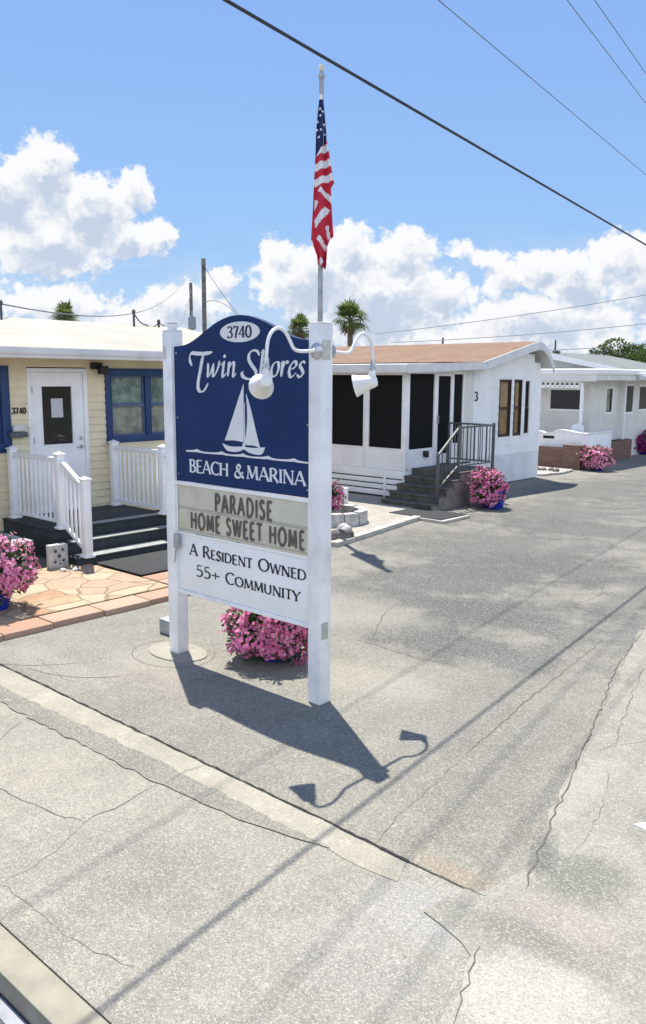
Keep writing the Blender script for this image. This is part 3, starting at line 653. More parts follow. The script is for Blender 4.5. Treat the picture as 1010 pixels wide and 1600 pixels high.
# lower panel
b = MB(); b.box(L0, L1, FB, FB+.045, .622, 1.126, .003); lp = b.build('lower_panel', signwhite, sign)
b = MB(); b.box(L0, L1, FB-.012, FB+.05, .585, .6195, .004); b.build('bottom_rail', whitew, lp)
for txt, u, zz, wd in (('A', -5.690, .956, .10), ('Resident', -5.515, .956, .635), ('Owned', -4.815, .956, .535), ('55+', -5.610, .775, .315), ('Community', -5.220, .775, .88)):
    b = MB(); write(b, plf, txt, u, zz, .098, wd, .185, small=.80, track=.055); b.build('lettering', letterk, lp, smooth=0)
b = MB(); b.box(-5.858, -5.80, SB-.088, SB-HP-.001, 1.00, 1.13, .006); b.tube([(-5.835, SB-.075, 1.0), (-5.85, SB-.078, .9)], .007, 6); b.tube([(-5.85, SB-.078, .9), (-5.87, SB-.072, .86)], .005, 6); b.build('hinge_bracket', galv, sign)
b = MB(); b.box(-4.1110, -4.1065, SB-.045, SB+.025, .52, .65, .001); b.build('metal_plate', mat('plate_beige', (.48, .48, .40), .6, .1, 20., grime=.5), sign)
cpm = mat('plate_pale', (.60, .59, .52), .6, .1, 20., grime=.3)
b = MB(); b.box(-4.1110, -4.1065, SB-.055, SB+.03, 2.63, 2.77, .001); b.build('corner_plate', cpm, sign)
b = MB(); b.box(-5.968, -5.93, SB-HP-.005, SB-HP-.001, 2.65, 2.76, .001); b.build('corner_plate', cpm, sign)

for u in (L0+.03, L1-.03):
    for z in (2.70, 2.15, 1.66):
        b = MB(); b.lathe((u, FB-.0005, z), [(.009, 0), (.008, .003), (.001, .0035)], 10, (0, -1, 0), caps=False); b.build('screw', galv, panel)
# gooseneck lamps on the right post
def gooseneck(sgn, label):
    pb = SB+sgn*HP
    t = thing('gooseneck_lamp', (-4.15, pb, 2.69), label, 'lamp', 'gooseneck lamps on the sign post')
    ax = (0, sgn, 0); b = MB(); b.lathe((-4.15, pb, 2.69), [(.060, .0015), (.060, .012), (.045, .022), (.022, .030), (.016, .045)], 24, ax); b.build('mounting_plate', alu, t)
    pth = cat([(.03, 2.69), (.12, 2.685), (.19, 2.684), (.245, 2.70), (.285, 2.755), (.33, 2.81), (.39, 2.835), (.455, 2.81), (.495, 2.75), (.51, 2.67), (.515, 2.60)], 5)
    b = MB(); b.tube([(-4.15, pb+sgn*p[0], p[1]) for p in pth], .0125, 10); arm = b.build('arm', whitew, t)
    b = MB(); b.lathe((-4.15, pb+sgn*.513, 2.615), [(.017, .02), (.020, .0), (.020, -.03), (.024, -.035), (.024, -.055)], 14, (0, 0, 1)); b.build('collar', alu, arm)
    # angled shade, turned towards the middle of the board
    c = Vector((-4.165, pb+sgn*.512, 2.468)); d = Vector((-.80, -sgn*.50, -.24)).normalized()
    b = MB(); b.lathe(c, [(.022, -.050), (.040, -.045), (.049, -.022), (.056, .02), (.072, .08), (.088, .128), (.090, .132), (.085, .131), (.068, .08), (.052, .02), (.034, .0)], 26, d, caps=False)
    b.lathe(c, [(.001, -.051), (.022, -.050)], 26, d, caps=False); sh = b.build('lamp_shade', mat('lamp_enamel', (.84, .83, .79), .35, .06, 8.), t, recalc=False)
    b = MB(); b.lathe(c, [(.018, .0), (.020, .03), (.030, .055), (.032, .075), (.022, .095), (.001, .10)], 14, d, caps=False); b.build('bulb', mat('bulb_glass', (.7, .7, .68), .2, .02), sh)
    b = MB(); b.tube([(-4.15, pb+sgn*.515, 2.60), (-4.152, pb+sgn*.515, 2.56), c+Vector((.008, 0, .035)), c], [.016, .020, .034, .030], 12); b.build('socket', whitew, t)
    return t
gooseneck(-1, 'white gooseneck lamp curving out in front of the blue panel'); gooseneck(1, 'white gooseneck lamp curving out behind the sign, against the screened porch')

# small electrical box behind left post
t = thing('electrical_box', (-6.45, 4.86, 0), 'small grey weathered electrical box on the ground behind the left sign post', 'electrical box')
b = MB(); b.box(-6.53, -6.33, 4.80, 4.95, 0, .13, .008); b.build('box_body', galv, t); b = MB(); b.box(-6.535, -6.325, 4.795, 4.955, .1315, .145, .004); b.build('lid', galv, t)

# ------------------------------------------------------------------ flag pole and flag
FPa, FPb = -9.27, 10.13
fpw = WP(FPa, FPb)
DF = math.hypot(fpw.x, fpw.y)
t = thing('flagpole', (FPa, FPb, 0), 'slim silver flagpole rising behind the right sign post', 'flagpole')
PT = 7.05
b = MB(); b.tube([(FPa, FPb, 0), (FPa, FPb, 3.5), (FPa, FPb, PT)], [.048, .042, .034], 14); b.build('pole', galv, t)
b = MB(); b.lathe((FPa, FPb, PT), [(.045, 0), (.05, .02), (.05, .06), (.03, .07), (.03, .10)], 14); b.build('truck', galv, t)
b = MB(); b.lathe((FPa, FPb, PT+.10), [(.001, 0), (.03, .01), (.045, .04), (.045, .07), (.03, .10), (.001, .11)], 14, caps=False); b.build('finial', mat('finial_cream', (.75, .70, .55), .3, .05), t)
b = MB(); b.tube([(FPa+.06, FPb-.01, PT), (FPa+.058, FPb-.02, 4), (FPa+.055, FPb-.01, 1.2)], .004, 5); b.build('halyard', mat('rope', (.6, .6, .58), .8, .05), t)
b = MB(); b.lathe((FPa, FPb, 0), [(.16, 0), (.16, .04), (.10, .06), (.07, .10)], 18); b.build('base', galv, t)

KPZ = .00264; KP = .00298   # metres per pixel of the flag sketch
LE = [(205, 205), (196, 300), (188, 400), (185, 530), (180, 640), (178, 700), (172, 850), (166, 960), (163, 1030), (178, 1060), (195, 1110), (200, 1160), (228, 1178), (238, 1190)]
RE = [(222, 205), (232, 300), (240, 400), (243, 455), (256, 520), (265, 580), (276, 650), (285, 695), (268, 722), (270, 800), (274, 860), (278, 930), (283, 1000), (262, 1022), (250, 1060), (248, 1110), (245, 1170), (240, 1190)]
def itp(tab, y):
    for (x0, y0), (x1, y1) in zip(tab, tab[1:]):
        if y0 <= y <= y1: return x0+(x1-x0)*(y-y0)/(y1-y0)
    return tab[-1][0]
def inside(p, poly):
    r = False
    for i in range(len(poly)):
        (x0, y0), (x1, y1) = poly[i], poly[i-1]
        if (y0 > p[1]) != (y1 > p[1]) and p[0] < (x1-x0)*(p[1]-y0)/(y1-y0)+x0: r = not r
    return r
WPOL = [[(197, 740), (212, 722), (270, 775), (270, 812)], [(238, 830), (264, 852), (187, 955), (181, 905)], [(192, 1012), (206, 992), (249, 1058), (243, 1092)], [(205, 1142), (215, 1120), (232, 1145), (214, 1170)],
        [(240, 945), (254, 930), (268, 1015), (252, 1022)], [(182, 785), (202, 802), (178, 862)], [(160, 1010), (176, 1040), (176, 1066), (160, 1050)]]
STARS = [(210, 322), (228, 370), (213, 403), (202, 441), (196, 356), (222, 300), (232, 425), (193, 400), (208, 285)]
def flagcol(x, y, back=False):
    lim = 545-(x-185)*1.45
    if x < 193: lim = 540
    if y < 235: return 1
    if y < lim:
        for sx, sy in STARS:
            if (x-sx)**2+(y-sy)**2 < 34: return 1
        return 2
    if y < 722: return 1 if int((y+.38*(x-185)-502)//43) % 2 == 0 else 0
    return 1 if any(inside((x, y), p) for p in WPOL) else 0
b = MB(); NX, NY = 26, 240; Y0, Y1 = 205, 1189
def fp(i, j, back):
    y = Y0+(Y1-Y0)*j/NY; s = i/NX; x = itp(LE, y)*(1-s)+itp(RE, y)*s; tt = j/NY
    ed = math.sin(math.pi*s)**.5; amp = .115*min(1, tt*3)
    dep = (amp*math.sin(2*math.pi*(1.6*s+.35*math.sin(tt*5)+tt*.9))*.6+.05*math.sin(9*tt+4*s)*tt)*ed + .05*ed
    if back: dep = dep*.4-.05*ed
    return (( x-218)*KP, -dep-.045, -y*KPZ), x, y
for back in (0, 1):
    o = len(b.v); vs = [fp(i, j, back)[0] for j in range(NY+1) for i in range(NX+1)]; b.v += vs
    for j in range(NY):
        for i in range(NX):
            _, x, y = fp(i+.5, j+.5, back); b.mi.append(flagcol(x, y))
            q = (o+j*(NX+1)+i, o+j*(NX+1)+i+1, o+(j+1)*(NX+1)+i+1, o+(j+1)*(NX+1)+i); b.f.append(q if not back else q[::-1])
fl = b.build('flag', [mat('flag_red', (.55, .022, .05), .8, .08, 20.), mat('flag_white', (.78, .78, .80), .8, .04, 20.), mat('flag_blue', (.012, .022, .10), .8, .1, 20.)], org=(0, 0, 0), smooth=180, recalc=False, rotz=0)
fl.location = (fpw.x+.01, fpw.y, 6.80+205*KPZ)
tag(fl, 'limp red, white and blue flag hanging folded against the silver pole', 'flag')

# ------------------------------------------------------------------ building helpers
def plA(A): return lambda u, z, d: (A+d, u, z)      # wall facing the drive
def plB(B): return lambda u, z, d: (u, B-d, z)      # wall facing the street
def lap_wall(mb, pl, u0, u1, z0, z1, course, openings=(), proud=.012, top=None):
    """lap siding: each course leans out at its foot; openings are left free"""
    z = z0
    while z < z1-1e-4:
        ze = min(z+course, z1)
        cuts = sorted({z, ze}|{c for o in openings for c in (o[2], o[3]) if z < c < ze})
        for za, zb in zip(cuts, cuts[1:]):
            segs = [(u0, u1)]
            if top:
                us = [u0+(u1-u0)*i/80 for i in range(81)]; ok = [u for u in us if top(u) >= zb]
                if not ok: continue
                segs = [(max(u0, ok[0]), min(u1, ok[-1]))]
            for o in openings:
                if o[2] < zb-1e-4 and o[3] > za+1e-4:
                    ns = []
                    for s in segs:
                        if o[0] >= s[1] or o[1] <= s[0]: ns.append(s); continue
                        if o[0] > s[0]: ns.append((s[0], o[0]))
                        if o[1] < s[1]: ns.append((o[1], s[1]))
                    segs = ns
            da = proud*(1-(za-z)/course); db = proud*(1-(zb-z)/course)
            for s in segs:
                if s[1]-s[0] < .004: continue
                mb.add([pl(s[0], za, -.05), pl(s[1], za, -.05), pl(s[1], za, da), pl(s[0], za, da), pl(s[0], zb, -.05), pl(s[1], zb, -.05), pl(s[1], zb, db), pl(s[0], zb, db)],
                       [(0, 1, 2, 3), (7, 6, 5, 4), (3, 2, 6, 7), (0, 4, 5, 1), (1, 5, 6, 2), (0, 3, 7, 4)])
        z = ze
def window(par, pl, u0, u1, z0, z1, fw=.06, fm=None, cols=1, sash=True, curtain=None, gl=None, name='window', proud=.03, sashm=None, cur_d=-.10, split=None):
    fm = fm or white; b = MB()
    b.pbox(pl, u0, u0+fw, z0, z1, -.04, proud, .004); b.pbox(pl, u1-fw, u1, z0, z1, -.04, proud, .004)
    b.pbox(pl, u0+fw, u1-fw, z1-fw, z1, -.04, proud-.002, .004); b.pbox(pl, u0+fw, u1-fw, z0, z0+fw, -.04, proud-.002, .004)
    ws = []; iw = (u1-u0-2*fw)
    for i in range(cols):
        ua = u0+fw+iw*i/cols; ub = u0+fw+iw*(i+1)/cols
        if i: ua += fw/2
        if i < cols-1: ub -= fw/2; b.pbox(pl, ub, ub+fw, z0+fw, z1-fw, -.04, proud-.004, .003)
        ws.append((ua, ub))
    w = b.build(name, fm, par)
    for ua, ub in ws:
        b = MB(); zm = split or (z0+z1)/2; sw = .028
        zs = [(z0+fw, zm), (zm, z1-fw)] if sash else [(z0+fw, z1-fw)]
        for k, (za, zb) in enumerate(zs):
            d = -.032+.012*(k == 0)
            b.pbox(pl, ua, ua+sw, za, zb, d-.008, d+.014); b.pbox(pl, ub-sw, ub, za, zb, d-.008, d+.014); b.pbox(pl, ua+sw, ub-sw, zb-sw, zb, d-.008, d+.013); b.pbox(pl, ua+sw, ub-sw, za, za+sw, d-.008, d+.013)
        b.build('sash', sashm or fm, w)
        for k, (za, zb) in enumerate(zs):
            d = -.032+.012*(k == 0); b = MB(); b.add([pl(ua+sw, za+sw, d), pl(ub-sw, za+sw, d), pl(ub-sw, zb-sw, d), pl(ua+sw, zb-sw, d)], [(0, 1, 2, 3)]); b.build('pane', gl or glass, w)
        if curtain is not None:
            cs = curtain if isinstance(curtain, (list, tuple)) else [curtain]*len(zs)
            for (za, zb), cm in zip(zs, cs):
                b = MB(); n = 26
                for i in range(n):
                    q0, q1 = ua+(ub-ua)*i/n, ua+(ub-ua)*(i+1)/n; w0, w1 = .010*math.sin(i*1.3), .010*math.sin(i*1.3+1.3)
                    b.add([pl(q0, za, cur_d+w0), pl(q1, za, cur_d+w1), pl(q1, zb, cur_d+w1), pl(q0, zb, cur_d+w0)], [(0, 1, 2, 3)])
                b.build('curtain', cm, w)
    return w
def balusters(par, p, q, n, z0, z1, w, m, slope0=0., slope1=0.):
    """upright bars between two points; each bar an object of its own"""
    out = []
    for i in range(n):
        t = (i+1)/(n+1); x = p[0]+(q[0]-p[0])*t; y = p[1]+(q[1]-p[1])*t
        b = MB(); b.box(x-w/2, x+w/2, y-w/2, y+w/2, z0+slope0*t, z1+slope1*t, .002); out.append(b.build('baluster', m, par))
    return out

# ------------------------------------------------------------------ the yellow house
YA = -11.5
yh = thing('yellow_house', (YA, 6, 0), 'low yellow sided house with white roof and blue framed windows at the left', 'house')
py_ = plA(YA); B0, B1 = -1.5, 11.0
ops = [(6.20, 7.20, .45, 2.63), (7.52, 9.15, 1.44, 2.625), (3.6, 5.92, 1.40, 2.64)]
b = MB(); lap_wall(b, py_, B0, B1, .26, 2.76, .115, ops, .019)
w = b.build('wall', yellow, yh, smooth=0); ORG[w.name] = ORG[yh.name]
b = MB(); b.box(-17, YA-.06, B1-.05, B1, .26, 2.9); b.box(-17, YA-.06, B0, B0+.05, .26, 2.9); b.box(-17.05, -17, B0, B1, .26, 2.9); b.prism([(-17, B1, 2.901), (YA-.06, B1, 2.901), (-14.25, B1, 3.4)], (0, -.05, 0)); b.build('end_wall', yellow, yh)
b = MB(); b.box(YA-.02, YA+.016, B1-.06, B1+.012, .26, 2.76, .004); b.build('corner_board', yellowt, yh)
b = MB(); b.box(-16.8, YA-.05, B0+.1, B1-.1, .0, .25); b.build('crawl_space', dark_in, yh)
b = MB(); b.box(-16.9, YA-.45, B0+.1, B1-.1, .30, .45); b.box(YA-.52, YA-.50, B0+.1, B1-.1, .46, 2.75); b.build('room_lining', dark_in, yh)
b = MB()
for (r0, r1) in (((-10.93, 2.895), (-14.25, 3.52)), ((-17.6, 2.895), (-14.25, 3.52))):
    n = 40; vs = []
    rn = random.Random(3)
    for i in range(n+1):
        for j in range(9):
            t = j/8; wv = .012*math.sin(i*1.1+j*.7)*(0 < j < 8)+rn.uniform(-.004, .004)*(0 < j < 8)
            vs.append((r0[0]+(r1[0]-r0[0])*t, B0-.3+(B1-B0+.6)*i/n, r0[1]+(r1[1]-r0[1])*t+wv))
    b.add(vs, [(i*9+j, i*9+j+1, (i+1)*9+j+1, (i+1)*9+j) for i in range(n) for j in range(8)])
rf = b.build('roof', roofw, yh)
b = MB(); b.box(-10.955, -10.925, B0-.3, B1+.3, 2.745, 2.89, .004); b.box(-10.925, -10.905, B0-.3, B1+.3, 2.80, 2.893, .003); b.build('fascia', fasciaw, rf)
b = MB(); b.box(-17.5, -10.957, B0-.28, B1+.28, 2.762, 2.78); b.build('soffit', mat('soffit_cream', (.55, .50, .40), .7, .05), rf)
def mast(px_, pb_, h, name='service_mast'):
    z0 = 3.45; b = MB(); b.tube([(px_, pb_, z0), (px_, pb_, z0+h)], .022, 8); b.lathe((px_, pb_, z0+h), [(.026, -.03), (.036, 0), (.032, .04), (.012, .06)], 10); b.build(name, mat('mast_dark', (.07, .07, .075), .6, .1), yh)
mast(-14.0, 7.15, .28); mast(-14.1, 9.95, .30); mast(-14.1, 10.55, .14)
# door
b = MB(); b.pbox(py_, 6.20, 6.265, .45, 2.615, -.03, .022, .003); b.pbox(py_, 7.135, 7.20, .45, 2.615, -.03, .022, .003); b.pbox(py_, 6.265, 7.135, 2.555, 2.615, -.03, .020, .003); b.pbox(py_, 6.265, 7.135, .45, .475, -.03, .05, .003)
df = b.build('door_frame', white, yh)
b = MB(); du0, du1, dz0, dz1 = 6.268, 7.132, .48, 2.552
for (a0, a1, c0, c1) in ((du0, 6.44, dz0, dz1), (6.935, du1, dz0, dz1), (6.44, 6.935, dz0, 1.475), (6.44, 6.935, 2.345, dz1)): b.pbox(py_, a0, a1, c0, c1, -.045, -.008)
for (a0, a1, c0, c1) in ((6.415, 6.44, 1.45, 2.37), (6.935, 6.96, 1.45, 2.37), (6.44, 6.935, 1.45, 1.475), (6.44, 6.935, 2.345, 2.37), (6.36, 6.66, .62, 1.30), (6.72, 7.02, .62, 1.30)): b.pbox(py_, a0, a1, c0, c1, -.0078, .001, .003)
door = b.build('door', white, yh)
b = MB(); b.add([py_(6.441, 1.476, -.026), py_(6.934, 1.476, -.026), py_(6.934, 2.344, -.026), py_(6.441, 2.344, -.026)], [(0, 1, 2, 3)]); b.build('pane', glassd, door)
b = MB(); b.pbox(py_, 6.595, 6.79, 1.88, 2.165, -.0225, -.0215); b.build('notice', paper, door)
b = MB(); b.lathe((YA-.007, 7.07, 1.55), [(.028, 0), (.028, .012), (.018, .03)], 14, (1, 0, 0)); b.build('deadbolt', alu, door)
b = MB(); b.lathe((YA-.007, 7.07, 1.42), [(.03, 0), (.03, .01), (.012, .02), (.012, .05)], 14, (1, 0, 0)); b.beam((YA+.045, 7.08, 1.42), (YA+.045, 6.97, 1.415), .014, .018); b.build('handle', galv, door)
for zz in (.75, 1.55, 2.3):
    b = MB(); b.pbox(py_, 6.262, 6.28, zz-.05, zz+.05, -.006, .026); b.build('hinge', galv, door)
# windows
window(yh, py_, 7.52, 9.15, 1.44, 2.625, .115, blueframe, 2, True, [curtain_b, curtain_g], proud=.035, split=2.05, cur_d=-.06, sashm=mat('sash_bluegrey', (.10, .14, .24), .5, .1))
window(yh, py_, 3.6, 5.92, 1.40, 2.64, .13, blueframe, 3, True, [curtain_b, curtain_g], proud=.035, cur_d=-.14)
b = MB(); b.pbox(py_, 7.27, 7.44, 2.61, 2.71, .014, .10, .006); b.pbox(py_, 7.34, 7.48, 2.53, 2.66, .101, .20, .008); b.build('wall_light', blackm, yh)
b = MB(); write(b, lambda u, z, d: (YA+.0195+d, u, z), '3740', 5.945, 1.955, .085, .215, .24, serif=False, track=.10, depth=.004); b.build('house_number', letterk, yh, smooth=0)
b = MB(); b.pbox(py_, 5.93, 6.13, 1.70, 1.79, .013, .085, .008); b.build('brochure_holder', mat('pale_plastic', (.62, .62, .60), .4, .06), yh)
b = MB(); b.pbox(py_, 5.86, 6.13, 1.615, 1.69, .013, .12, .012); b.build('mailbox', mat('dark_grey_box', (.10, .11, .13), .5, .1), yh)

# steps and railings in front of the door
stp = thing('porch_steps', (-10.8, 6.7, 0), 'dark painted porch steps with white baluster railings at the yellow house door', 'steps')
SB0, SB1 = 5.72, 7.68
b = MB(); b.box(YA+.02, -10.12, SB0, SB1, 0, .425, .006); b.box(YA+.02, -10.10, SB0-.015, SB1+.015, .4275, .452, .006); b.build('deck', deckd, stp)
for (a0, a1, zt) in ((-10.117, -9.82, .30), (-9.817, -9.50, .15)):
    b = MB(); b.box(a0, a1, SB0, SB1, 0, zt-.026, .004); b.box(a0+.002, a1+.015, SB0-.012, SB1+.012, zt-.0235, zt, .006); s = b.build('step', deckd, stp)
    b = MB(); b.box(a1-.17, a1+.005, SB0+.14, SB1-.05, zt+.0015, zt+.006); b.build('tread_strip', treadg, s)
b = MB(); b.box(-10.27, -10.11, SB0+.14, SB1-.05, .4535, .458); b.build('tread_strip', treadg, stp)
def rail_post(par, a_, b_, z0, z1, cap='pyramid'):
    h = .052; b = MB(); b.box(a_-h, a_+h, b_-h, b_+h, z0, z1, .005); p = b.build('post', white, par)
    c = MB(); c.box(a_-h-.014, a_+h+.014, b_-h-.014, b_+h+.014, z1+.001, z1+.022, .004)
    c.add([(a_-h, b_-h, z1+.0225), (a_+h, b_-h, z1+.0225), (a_+h, b_+h, z1+.0225), (a_-h, b_+h, z1+.0225), (a_, b_, z1+.055)], [(3, 2, 1, 0), (0, 1, 4), (1, 2, 4), (2, 3, 4), (3, 0, 4)])
    c.build('post_cap', white, p)
    c = MB(); c.box(a_-h-.022, a_+h+.022, b_-h-.022, b_+h+.022, z0+.001, z0+.035, .006); c.build('base_trim', white, p)
for bb, lab in ((5.85, None), (7.56, None)):
    b = MB(); a0, a1, a2 = -11.36, -10.08, -9.47
    b.beam((a0+.05, bb, 1.395), (a1-.05, bb, 1.395), .062, .045); b.beam((a1+.05, bb, 1.375), (a2-.05, bb, 1.085), .062, .045)
    b.build_ = None
    rl = b.build('railing', white, stp)
    b = MB(); b.beam((a0+.05, bb, .55), (a1-.05, bb, .55), .042, .04); b.beam((a1+.05, bb, .525), (a2-.05, bb, .245), .042, .04); b.build('bottom_rail', white, rl)
    rail_post(rl, a0, bb, .453, 1.455); rail_post(rl, a1, bb, .453 if True else 0, 1.455); rail_post(rl, a2, bb, .151, 1.17)
    balusters(rl, (a0+.05, bb), (a1-.05, bb), 9, .57, 1.372, .030, white)
    balusters(rl, (a1+.05, bb), (a2-.05, bb), 4, .545, 1.352, .030, white, -.28, -.29)

tg = lambda o, *a: tag(o, *a)
b = MB(); b.box(-9.44, -8.44, 5.95, 7.62, .057, .070, .004)
tg(b.build('door_mat', rubber, org=(-8.9, 6.8, .057)), 'black rubber mat on the path at the foot of the porch steps', 'mat')
# carved block, pale bench slab, pebbles by the steps
t = thing('stone_block', (-9.62, 5.55, .05), 'pale square block with round openings beside the bottom porch step', 'block')
b = MB(); b.box(-9.66, -9.56, 5.36, 5.62, .05, .36, .012); b.build('block_body', stone_w, t)
b = MB()
for (uu, zz, r) in ((5.44, .28, .022), (5.54, .29, .02), (5.49, .21, .026), (5.43, .14, .02), (5.55, .15, .022), (5.50, .11, .014)): b.lathe((-9.5595, uu, zz), [(r, 0), (r*.9, .003), (.001, .0035)], 12, (1, 0, 0), caps=False)
ob = b.build('openings', mat('block_holes', (.09, .08, .07), .9, .2), t); tag(ob, kind='stuff')
def rock(name, c, r, label, cat, m, seed=0, group=None, flat=.6):
    bm = bmesh.new(); bmesh.ops.create_icosphere(bm, subdivisions=3, radius=1); rn = random.Random(seed); off = Vector((rn.random()*9, rn.random()*9, rn.random()*9))
    from mathutils import noise as mn
    for v in bm.verts:
        k = 1+.35*mn.noise(v.co*1.1+off)+.12*mn.noise(v.co*3+off); v.co = Vector((v.co.x*k*r[0], v.co.y*k*r[1], max(-.35, v.co.z*k)*r[2]))+Vector(c)
    b = MB(); b.bm(bm); return tg(b.build(name, m, org=c, smooth=40), label, cat, group)
t = thing('garden_bench', (-10.05, 5.1, .05), 'low pale stone bench slab beside the dark porch steps', 'bench')
b = MB(); b.box(-10.55, -9.75, 4.9, 5.25, .36, .43, .02); b.build('seat', stone_w, t)
for xx in (-10.45, -9.95):
    b = MB(); b.box(xx, xx+.12, 4.95, 5.2, .05, .358, .012); b.build('leg', stone_w, t)
for i, (xx, yy) in enumerate([(-9.35, 5.42), (-9.28, 5.55), (-9.7, 5.18), (-9.78, 5.05)]):
    rock('pebble', (xx, yy, .065), (.045, .04, .035), ['white pebble nearest the corner of the porch step', 'white pebble just beside the corner pebble at the mat', 'white pebble in front of the carved block', 'white pebble nearest the stone bench'][i], 'pebble', stone_w, 40+i, 'pebbles by the porch steps')

# ------------------------------------------------------------------ flowers
def petal_flower(b, c, nrm, r, rn):
    n = nrm.normalized(); u = n.orthogonal().normalized(); w = n.cross(u); ph = rn.random()*6.28; o = len(b.v); vs = [c-n*r*.18]; fs = []
    for k in range(5):
        for dk, rr, h in ((-.5, .62, .05), (-.26, .98, .0), (.26, .98, .0), (.5, .62, .05)):
            an = ph+2*math.pi*(k+dk)/5; vs.append(c+(u*math.cos(an)+w*math.sin(an))*r*rr+n*r*(h+rn.uniform(-.12, .12)))
        i = 1+4*k; fs += [(0, i, i+1), (0, i+1, i+2), (0, i+2, i+3)]
    b.add(vs, fs)
def leaf(b, c, d, n, l, w):
    d = d.normalized(); s = d.cross(n).normalized(); nn = s.cross(d)
    b.add([c, c+d*l*.35+s*w*.5-nn*w*.15, c+d*l*.75+s*w*.38-nn*w*.1, c+d*l-nn*w*.2, c+d*l*.75-s*w*.38-nn*w*.1, c+d*l*.35-s*w*.5-nn*w*.15], [(0, 1, 2, 3), (0, 3, 4, 5)])
def mound(c, rad, n, label, pet, seed, fr=.026, pot=None, bare=0., lump=.16, group='pink flower mounds'):
    """flowers in a pot: pot, leaves and blossoms"""
    from mathutils import noise as mn
    rn = random.Random(seed); c = Vector(c); t = thing('flower_pot', (c.x, c.y, c.z), label, 'flowers', group); off = Vector((seed*3.1, seed*1.7, 0))
    rx, ry, rz, zc = rad; cen = c+Vector((0, 0, zc)); bl = MB(); lv = MB(); sp = []
    for q in range(26):   # leggy sprays that break the outline
        u_ = Vector((rn.gauss(0, 1), rn.gauss(0, 1), rn.uniform(-.35, 1.2))).normalized(); p0 = cen+Vector((u_.x*rx, u_.y*ry, u_.z*rz))*.8; p1 = cen+Vector((u_.x*rx, u_.y*ry, u_.z*rz))*rn.uniform(1.08, 1.28)+Vector((0, 0, rn.uniform(-.05, .03)))
        if p1.z < c.z+.05: continue
        lv.tube([p0, (p0+p1)/2+Vector((0, 0, .02)), p1], .0022, 4, caps=False)
        for k in range(5):
            s_ = p0.lerp(p1, .35+.65*k/4)+Vector((rn.uniform(-.02, .02), rn.uniform(-.02, .02), rn.uniform(-.01, .02))); leaf(lv, s_, Vector((rn.uniform(-1, 1), rn.uniform(-1, 1), rn.uniform(-.3, .6)))+Vector((.01, 0, 0)), Vector((0, .1, 1)), fr*2.2, fr)
            if k > 1: petal_flower(bl, s_, u_+Vector((rn.uniform(-.5, .5), rn.uniform(-.5, .5), .3)), fr*rn.uniform(.7, 1.05), rn)
    def surf():
        while True:
            v = Vector((rn.gauss(0, 1), rn.gauss(0, 1), rn.gauss(0, 1)))
            if v.length > .1: break
        v.normalize(); k = 1+lump*2.6*mn.noise(v*1.9+off)+.10*mn.noise(v*5+off); return v, k
    i = 0
    while i < n:
        v, k = surf()
        if v.z < -.75: continue
        if bare and mn.noise(v*2.6+off*2) < -.5+bare and rn.random() < .85: continue
        dep = rn.random()**2*.14; p = cen+Vector((v.x*rx, v.y*ry, v.z*rz))*(k-dep)
        if p.z < c.z+.02: continue
        nrm = (Vector((v.x/rx, v.y/ry, v.z/rz)).normalized()+Vector((rn.uniform(-.5, .5), rn.uniform(-.5, .5), rn.uniform(-.1, .6)))).normalized()
        petal_flower(bl, p, nrm, fr*rn.uniform(.75, 1.15), rn); i += 1
    for i in range(int(n*1.5)):
        v, k = surf(); p = cen+Vector((v.x*rx, v.y*ry, v.z*rz))*(k-rn.uniform(.04, .45))
        if p.z < c.z+.015: continue
        d = (v+Vector((rn.uniform(-1, 1), rn.uniform(-1, 1), rn.uniform(-.6, .8)))).normalized()
        leaf(lv, p, d, (v+Vector((.3, .2, .1))).normalized(), fr*rn.uniform(1.8, 3.0), fr*rn.uniform(.8, 1.3))
    o = lv.build('leaves', leafm, t, smooth=0, recalc=False); tag(o, kind='stuff')
    o = bl.build('blossoms', pet, t, smooth=0, recalc=False); tag(o, kind='stuff')
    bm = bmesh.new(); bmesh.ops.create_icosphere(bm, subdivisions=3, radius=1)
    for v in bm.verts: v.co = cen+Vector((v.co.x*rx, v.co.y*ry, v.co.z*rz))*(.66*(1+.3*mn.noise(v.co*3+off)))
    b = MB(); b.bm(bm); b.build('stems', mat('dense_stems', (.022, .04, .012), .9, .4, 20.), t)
    if pot:
        r, h, ox, oy = pot; pc = c+Vector((ox, oy, 0)); b = MB(); b.lathe(pc, [(r*.72, 0), (r*.76, .02), (r*.95, h*.6), (r, h*.9), (r*1.08, h*.92), (r*1.08, h), (r*.96, h), (r*.9, h*.8)], 28, caps=False); b.lathe(pc, [(.001, h*.82), (r*.92, h*.82)], 28, caps=False); b.lathe(pc, [(.001, .001), (r*.72, .001)], 28, caps=False)
        b.build('pot', bluepot, t)
    return t
mound((-5.17, 5.02, 0), (.40, .37, .31, .29), 2100, 'round mound of pink flowers on the ground under the sign board', petal, 1, .0215, (.20, .16, 0, .05), bare=.05)
mound((-8.36, 4.02, .055), (.43, .43, .36, .42), 1500, 'large pink flowers in a blue pot on the flagstone path at the left edge', petal_s, 2, .0235, (.20, .27, .02, -.02), bare=.34)
mound((-8.44, 14.12, 0), (.35, .37, .37, .38), 1400, 'pink flower mound in a blue pot beside the grey stairs', petal, 3, .024, (.24, .36, .10, .05), bare=.14)
mound((-9.85, 22.1, 0), (.44, .42, .34, .34), 1200, 'pale pink flower mound in front of the brick planter', petal_s, 4, .030, (.24, .22, 0, 0), bare=.08)
mound((-11.0, 28.3, 0), (.58, .58, .40, .36), 700, 'magenta flower mound farthest down the drive by the white house', petal_m, 5, .040, (.3, .22, 0, 0), bare=.15)
